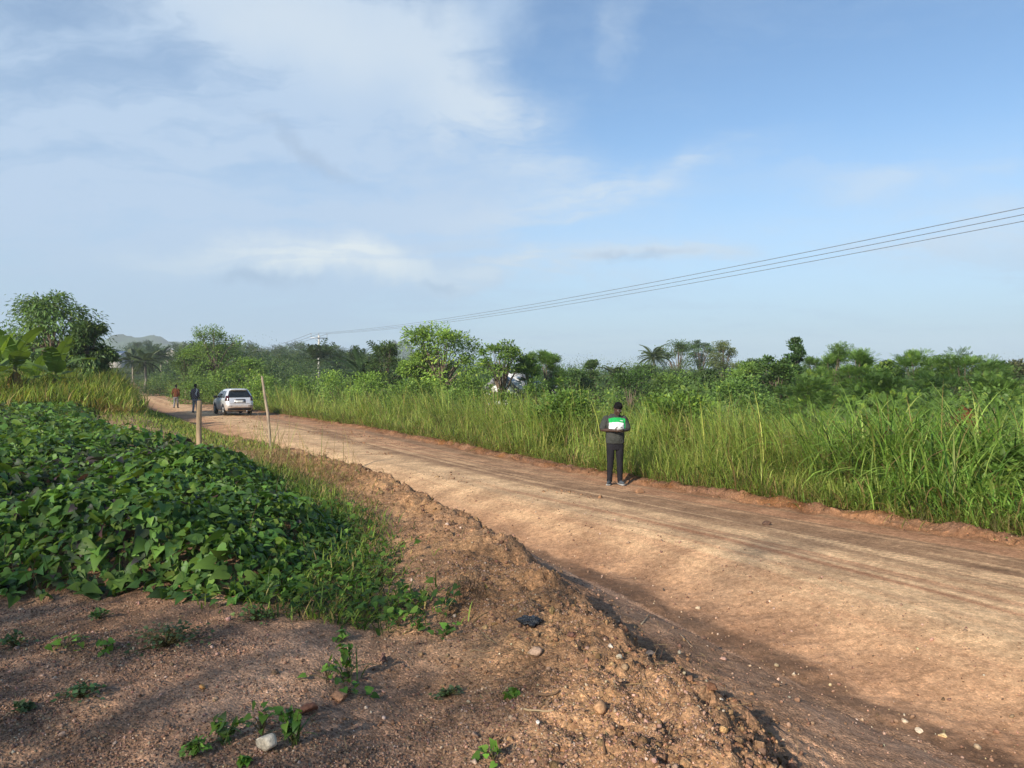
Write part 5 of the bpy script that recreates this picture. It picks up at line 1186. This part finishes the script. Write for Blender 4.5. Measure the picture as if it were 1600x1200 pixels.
def phone():
    A = Acc(); c = np.array([.035, -.325, 1.195]); a = R(-52); rx = np.array([[1, 0, 0], [0, math.cos(a), -math.sin(a)], [0, math.sin(a), math.cos(a)]])
    M = Matrix.Translation((MX, MY, tz(MX, MY) + .005)) @ Matrix.Rotation(R(4), 4, 'Z')
    root = empty('phone', (MX, MY, tz(MX, MY) + .005), 'pale phone held in both hands of the man in the green and white shirt', 'phone', None, R(4))
    root.location = M @ Vector(c); V, F = box((0, 0, 0), (.128, .066, .010), rx); A.add(V, F); A.build('case', M_phone, root)
    A = Acc(); V, F = box((0, 0, .006), (.120, .060, .002)); A.add(V @ rx.T, F); A.build('screen', M_glass, root)
phone()
def plaid(name, a, b):
    m, t = new_mat(name); tcn = t.new('ShaderNodeTexCoord'); s = t.new('ShaderNodeSeparateXYZ'); t.lk(tcn.outputs['Object'], s.inputs[0])
    q = t.m('ADD', s.outputs[2], t.m('MULTIPLY', s.outputs[0], .9)); st = t.m('GREATER_THAN', t.m('FRACT', t.m('MULTIPLY', q, 9)), .72)
    p = principled(t, t.mix(st, (*a, 1), (*b, 1)), .9, .1); finish(t, p.outputs[0]); return m
def walker(px, Y, hgt, label, shirt, trousers, heading, stride, f=1.0, sleeve=1.2, wr_l=None):
    X = base_xy(px, Y); k_ = hgt / 1.75
    P = dict(head=(0, -.02, 1.53), pitch=R(8), vox=.011, girth=.98, hem=.84, sleeve=sleeve, face=True,
             sh=[(-.185, .01, 1.425), (.185, .01, 1.425)], el=[(-.245, .05, 1.15), (.255, .02, 1.15)], wr=[(-.235, -.06, .92), (.285, -.09, .93)],
             hand=[((-.235, -.06, .92), (.02, -.15, -1), (-1, 0, 0), (.1, -1, 0), .6), ((.285, -.09, .93), (.0, -.15, -1), (1, 0, 0), (-.1, -1, 0), .6)],
             hip=[(-.09, 0, .87), (.09, 0, .87)], kn=[(-.095, -.06 * stride - .02, .48), (.095, .05 * stride - .02, .48)], an=[(-.095, -.16 * stride, .085), (.095, .20 * stride, .10)], foot=[R(-6), R(8)], shirt=shirt, trousers=trousers, shoe=cloth('brown shoes', (.05, .035, .03)), sole=M_blk)
    r = person((X, Y, tz(X, Y)), heading, label, P); r.scale = (k_,) * 3; return r
walker(275, 57, 1.70, 'man in brown jacket and grey trousers walking away on the left', cloth('rust brown jacket', (.105, .040, .018)), cloth('grey trousers', (.16, .155, .16)), R(190), 1.0)
walker(305, 49.5, 1.80, 'man in dark striped shirt and grey jeans walking away beside the car', plaid('dark striped shirt', (.045, .025, .028), (.36, .32, .33)), cloth('grey blue jeans', (.21, .215, .235)), R(176), .5)
def towel():
    Y = 49.5; X = base_xy(305, Y); z = tz(X, Y); g = rng(8); A = Acc()
    u = np.linspace(0, 1, 10); P = np.array([(.11 + .03 * math.sin(t * 7) + w * (.07 - .03 * t), -.155 - .01 * math.sin(w * 3 + t * 4), 1.50 - .44 * t) for t in u for w in (0, .5, 1)]) * 1.03
    P2 = P + np.array([0, .012, 0]); F = []
    for i in range(9):
        for j in range(2): a = i * 3 + j; F += [(a, a + 1, a + 4, a + 3), (a + 33, a + 34 - 0, a + 31, a + 30)]
    A.add(np.concatenate([P, P2]), np.array([f for f in F if max(f) < 60])); A.build('shoulder_cloth', M_white, loc=(X, Y, z), label='pale cloth hanging over the right shoulder of the man beside the car', cat='cloth')
towel()

# ------------------------------------------------------------------ single stones, sticks and weeds of the foreground
def at(px, py):
    """the ground point seen at one place of the photograph (found by marching along that ray)"""
    d = np.array([(px - 800) / 1200, 1, (590 - py) / 1200]); t = np.linspace(2, 40, 6000); P = d[None] * t[:, None] + np.array([0, 0, CAM_Z]); h = terrain(P[:, 0], P[:, 1]); i = int(np.argmax(P[:, 2] < h)); return P[i, 0], P[i, 1], float(h[i])
def stone(px, py, wpx, col, label, seed, shape=(1, .8, .7), cat='stone'):
    g = rng(seed); x, y, z = at(px, py); s = wpx / 1200 * y; A = Acc()
    bm = bmesh.new(); bmesh.ops.create_icosphere(bm, subdivisions=3, radius=.5); V = np.array([v.co[:] for v in bm.verts]); F = np.array([[v.index for v in f.verts] for f in bm.faces]); bm.free()
    # chipped facets: cut by a few random planes
    for q in range(9):
        n = nrm(g.normal(size=3)); d = g.uniform(.16, .40); ex = np.maximum(V @ n - d, 0); V = V - ex[:, None] * n
    V = V * (1 + .05 * fbm(V[:, 0] * 6 + seed, V[:, 1] * 6 + V[:, 2] * 4, 3, seed)[:, None]) * np.array(shape) * s * 1.15
    A.add(V, F, col); o = A.build('stone', M_stone, loc=(x, y, z + .28 * s * shape[2]), label=label, cat=cat, group='loose stones'); o.rotation_euler = (g.normal(0, .2), g.normal(0, .2), g.uniform(0, 6))
stone(417, 1173, 33, (.60, .52, .40), 'large pointed whitish stone below the tall seedling at the bottom edge', 1, (1, .9, 1.15))
stone(530, 1096, 34, (.38, .20, .11), 'flat orange brown stone below the weed ring', 2, (1.1, .8, .5))
stone(483, 1113, 38, (.30, .13, .075), 'reddish half buried stone left of the flat orange one', 3, (1, .8, .5))
stone(318, 1077, 13, (.62, .30, .10), 'small bright orange stone on bare soil', 4)
stone(97, 1152, 13, (.52, .34, .24), 'small pinkish stone at lower left', 5)
stone(836, 1023, 24, (.42, .28, .19), 'rounded tan stone on the bank below the black scrap', 6, (1, .95, .8))
stone(934, 1114, 26, (.44, .25, .13), 'round orange tan stone on the lower bank', 7, (1, .95, .85))
stone(955, 1012, 11, (.60, .50, .40), 'small pale stone at the middle of the bank crest', 8)
stone(968, 1031, 13, (.62, .52, .36), 'pale yellowish stone right on the bank crest', 9, (1, .8, .7))
stone(841, 1131, 10, (.66, .60, .52), 'tiny white stone on the smooth dip in the soil', 10)
stone(1017, 1024, 22, (.10, .085, .08), 'dark grey rock on the outer edge of the bank', 11, (1, .9, .7))
stone(1240, 1055, 9, (.62, .50, .36), 'small pale stone lying in the ditch bottom', 12)
stone(1473, 1151, 13, (.64, .48, .26), 'yellowish stone beside the ditch at lower right', 13)
stone(1437, 1145, 14, (.62, .50, .36), 'pale flat stone left of the yellowish stone by the ditch', 14, (1, .8, .5))
stone(1413, 1128, 11, (.58, .46, .33), 'narrow pale stone above the flat one by the ditch', 15)
stone(1091, 952, 9, (.60, .46, .30), 'upright pale stone on the road shoulder', 16)
stone(1196, 820, 15, (.13, .075, .05), 'dark clod lying on the road surface', 17, (1.2, .8, .5), 'clod')
stone(1127, 1094, 9, (.66, .58, .46), 'white pebble on the outer slope of the bank', 18)
stone(862, 1193, 10, (.55, .45, .33), 'beige pebble at the bottom edge', 19)
stone(742, 1153, 16, (.40, .25, .17), 'dull pink stone on gravel near the bottom', 20)
stone(700, 822, 9, (.60, .45, .36), 'small pale stone high on the bank slope', 21)
stone(1000, 770, 16, (.30, .16, .085), 'reddish stone at the right foot of the standing man', 22, (1, .8, .6))
def scrap():
    x, y, z = at(829, 974); g = rng(31); bm = bmesh.new(); bmesh.ops.create_icosphere(bm, subdivisions=4, radius=.5); V = np.array([v.co[:] for v in bm.verts]); F = np.array([[v.index for v in f.verts] for f in bm.faces]); bm.free()
    V = V * (1 + .6 * fbm(V[:, 0] * 7, V[:, 1] * 7 + V[:, 2] * 5, 4, 33)[:, None]) * np.array([.15, .11, .06]); A = Acc(); A.add(V, F); A.build('plastic_scrap', M_bag, loc=(x, y, z + .012), label='crumpled black plastic scrap lying on the bank slope', cat='litter')
M_bag = rough_mat('black plastic bag', (.022, .026, .032), .35, .5, 30, .3, .8, 60); scrap()
def stick_on(px0, py0, px1, py1, r, col, label, seed, nm='stick'):
    a = np.array(at(px0, py0)); b = np.array(at(px1, py1)); g = rng(seed); t = np.linspace(0, 1, 7)[:, None]; P = a + (b - a) * t; P[:, 2] = np.maximum(terrain(P[:, 0], P[:, 1]) + r, P[:, 2]) + r * .6; P = P + g.normal(0, r * .5, P.shape)
    A = Acc(); V, F = tube(P - a, np.linspace(r, r * .6, 7), 6); A.add(V, F, col); A.build(nm, M_dry, loc=tuple(a), label=label, cat='stick', group='sticks on the bank')
stick_on(818, 1112, 866, 1114, .006, (.50, .38, .22), 'pale straight stick on the smooth soil', 1)
stick_on(836, 1092, 874, 1085, .009, (.22, .14, .085), 'thick brown stick under the straw heap', 2)
stick_on(942, 1182, 946, 1150, .006, (.20, .12, .07), 'short dark twig standing in the lower bank soil', 3)
stick_on(1002, 978, 1024, 962, .006, (.52, .42, .28), 'pale stalk on the outer edge of the bank', 4)
stick_on(1062, 992, 1082, 1012, .006, (.42, .32, .22), 'greyish stalk lying above the ditch', 5)
stick_on(735, 1020, 772, 1018, .005, (.42, .30, .17), 'tan stalk on the bank left of the rounded stone', 6)

def weed(px, py, wpx, hpx, kind, label, seed, col=(.085, .17, .03)):
    g = rng(seed); x, y, z = at(px, py); w = wpx / 1200 * y; h = hpx / 1200 * y; root = empty('weed', (x, y, z), label, 'weed', 'weeds in the foreground')
    A, St = Acc(), Acc()
    if kind in ('round', 'clover'):
        n = int((14 if kind == 'round' else 60) * max(1, wpx / 45)); s = (.042 if kind == 'round' else .024)
        o = g.normal(size=(n, 2)) * w * .24; zz_ = h * g.uniform(.25, 1, n) * np.exp(-(np.hypot(*o.T) / (w * .5)) ** 2) + .012; gz = terrain(x + o[:, 0], y + o[:, 1]) - z
        P = np.stack([o[:, 0], o[:, 1], zz_ + gz], 1); d = nrm(np.concatenate([o + g.normal(0, w * .1, (n, 2)), np.full((n, 1), -.02 * 0)], 1) + g.normal(0, .03, (n, 3))); nor = nrm(np.array([0, -.25, 1.]) + g.normal(0, .35, (n, 3)))
        V, F = scatter(HEART_T, HEART_F, P, frames(d, nor), s * g.uniform(.6, 1.3, n)[:, None] * np.array([[1.05, .95, .6]])); A.add(V, F, rep(palette(g, n, [col, tuple(np.array(col) * 1.5)], [3, 1], .18), len(HEART_T)))
        for i in range(0, n, 2): V, F = tube([(0, 0, 0), P[i] * np.array([.5, .5, .8]), P[i]], [.003, .0022, .0015], 4, False); St.add(V, F, (.14, .12, .05))
    else:
        n = 14; az = headings(g, n); V, F, kv = blades(g, np.stack([g.normal(0, w * .08, n), g.normal(0, w * .08, n), np.zeros(n)], 1), az, h * g.uniform(.5, 1.15, n), np.abs(g.normal(.35, .25, n)), g.uniform(.5, 1.8, n), g.uniform(.008, .016, n), 6); A.add(V, F, rep(palette(g, n, [(.12, .17, .05), (.085, .15, .04)], [1, 1]), kv))
        for q in range(3):
            tp = np.array([g.normal(0, w * .16), g.normal(0, w * .1), h * g.uniform(.6, .95)]); V, F = tube([(0, 0, 0), tp * .5 + (0, 0, .02), tp], [.004, .003, .002], 5, False); St.add(V, F, (.16, .14, .06))
            m = 9; P = np.array([tp * f + (0, 0, .0) for f in np.linspace(.4, 1, m)]); d = nrm(g.normal(size=(m, 3)) + (0, 0, .2)); V, F = scatter(HEART_T, HEART_F, P, frames(d, nrm(g.normal(0, .3, (m, 3)) + (0, 0, 1))), np.full(m, .045)); A.add(V, F, rep(palette(g, m, [col, (.14, .25, .035)], [1, 1]), len(HEART_T)))
    A.build('leaves', M_vine, root)
    if St.n: St.build('stems', M_dry, root)
BR = (.13, .25, .035); GY = (.075, .115, .045)
for q, (px, py, w, h, kd, lab, c) in enumerate([
    (103, 1012, 62, 20, 'round', 'bright round leaved seedling patch on bare soil at left', BR), (165, 1016, 26, 16, 'round', 'small seedling right of the bright round leaved patch', BR),
    (262, 1010, 120, 34, 'clover', 'wide patch of small grey green leaves in the middle of the left soil', GY), (24, 1012, 44, 26, 'clover', 'pale low weed at the left edge on bare soil', (.09, .15, .05)),
    (126, 1090, 62, 20, 'clover', 'low rosette of bluish green leaves at lower left', (.07, .14, .05)), (35, 1112, 24, 12, 'clover', 'tiny dark weed at the lower left edge', GY),
    (545, 1062, 90, 70, 'grass', 'tall weed with grassy blades growing in a ring of leaves', (.09, .18, .03)), (512, 1062, 56, 36, 'round', 'leafy left side of the weed ring', BR), (540, 1082, 50, 22, 'round', 'low leaves at the front of the weed ring', (.09, .19, .03)),
    (410, 1150, 62, 56, 'round', 'light green seedling behind the large whitish stone', BR), (458, 1165, 60, 64, 'grass', 'grassy shoot right of the large whitish stone', (.08, .17, .03)), (350, 1160, 80, 44, 'grass', 'bent grassy weed left of the large whitish stone', (.085, .15, .04)),
    (305, 1182, 36, 26, 'clover', 'fern like small weed at the bottom left of the whitish stone', BR), (383, 1196, 16, 10, 'round', 'tiny bright sprout at the bottom edge', BR), (771, 1186, 40, 20, 'round', 'bright small weed at the bottom centre', BR), (801, 1088, 20, 10, 'round', 'tiny weed beside the straw heap', BR),
    (700, 1088, 36, 12, 'clover', 'faint flat weed on the smooth soil', GY), (535, 1000, 26, 16, 'round', 'seedling just above the tall weed', BR),
    (622, 978, 34, 26, 'round', 'broad leaved seedling left of the root mat', BR), (655, 986, 30, 26, 'round', 'second broad leaved seedling, nearest left of the root mat', (.09, .20, .03)), (692, 996, 50, 20, 'round', 'spreading seedling in front of the root mat', BR), (702, 955, 26, 30, 'round', 'upright bluish seedling above the root mat', (.06, .15, .05)), (640, 950, 34, 24, 'round', 'seedling on top of the grass edge by the bank', BR),
    (560, 935, 50, 40, 'round', 'creeper with round leaves in the grass edge', BR), (525, 925, 44, 34, 'round', 'pale creeper leaves at the right end of the vine bed', (.15, .27, .04)), (592, 905, 60, 34, 'clover', 'fine leaved creeper on the grass edge', (.10, .2, .03)),
    (400, 970, 60, 22, 'clover', 'low grassy weed under the front of the vine bed', (.09, .16, .04)), (155, 968, 30, 16, 'clover', 'small weed on the soil below the vine bed', (.08, .16, .04)),
    (1555, 832, 60, 50, 'round', 'bright leafy weed at the foot of the grass at right', (.16, .28, .04)), (1440, 815, 60, 46, 'round', 'bright leafy weed at the grass foot left of the other one', (.15, .26, .035)), (1395, 772, 44, 50, 'round', 'pale leafy weed standing in the tall grass', (.15, .24, .06))]):
    weed(px, py, w, h, kd, lab, 500 + q, c)

# ------------------------------------------------------------------ haze
def haze():
    m, t = new_mat('haze'); v = t.new('ShaderNodeVolumePrincipled'); v.inputs['Color'].default_value = (.86, .94, 1.0, 1); v.inputs['Density'].default_value = .0004; v.inputs['Anisotropy'].default_value = 0.0
    o = t.new('ShaderNodeOutputMaterial'); t.lk(v.outputs[0], o.inputs['Volume'])
    A = Acc(); V, F = box((0, 0, 40), (4240, 4240, 140)); A.add(V, F); A.build('haze', m, label='thin pale morning haze over the whole land', cat='haze', kind='stuff')
haze()
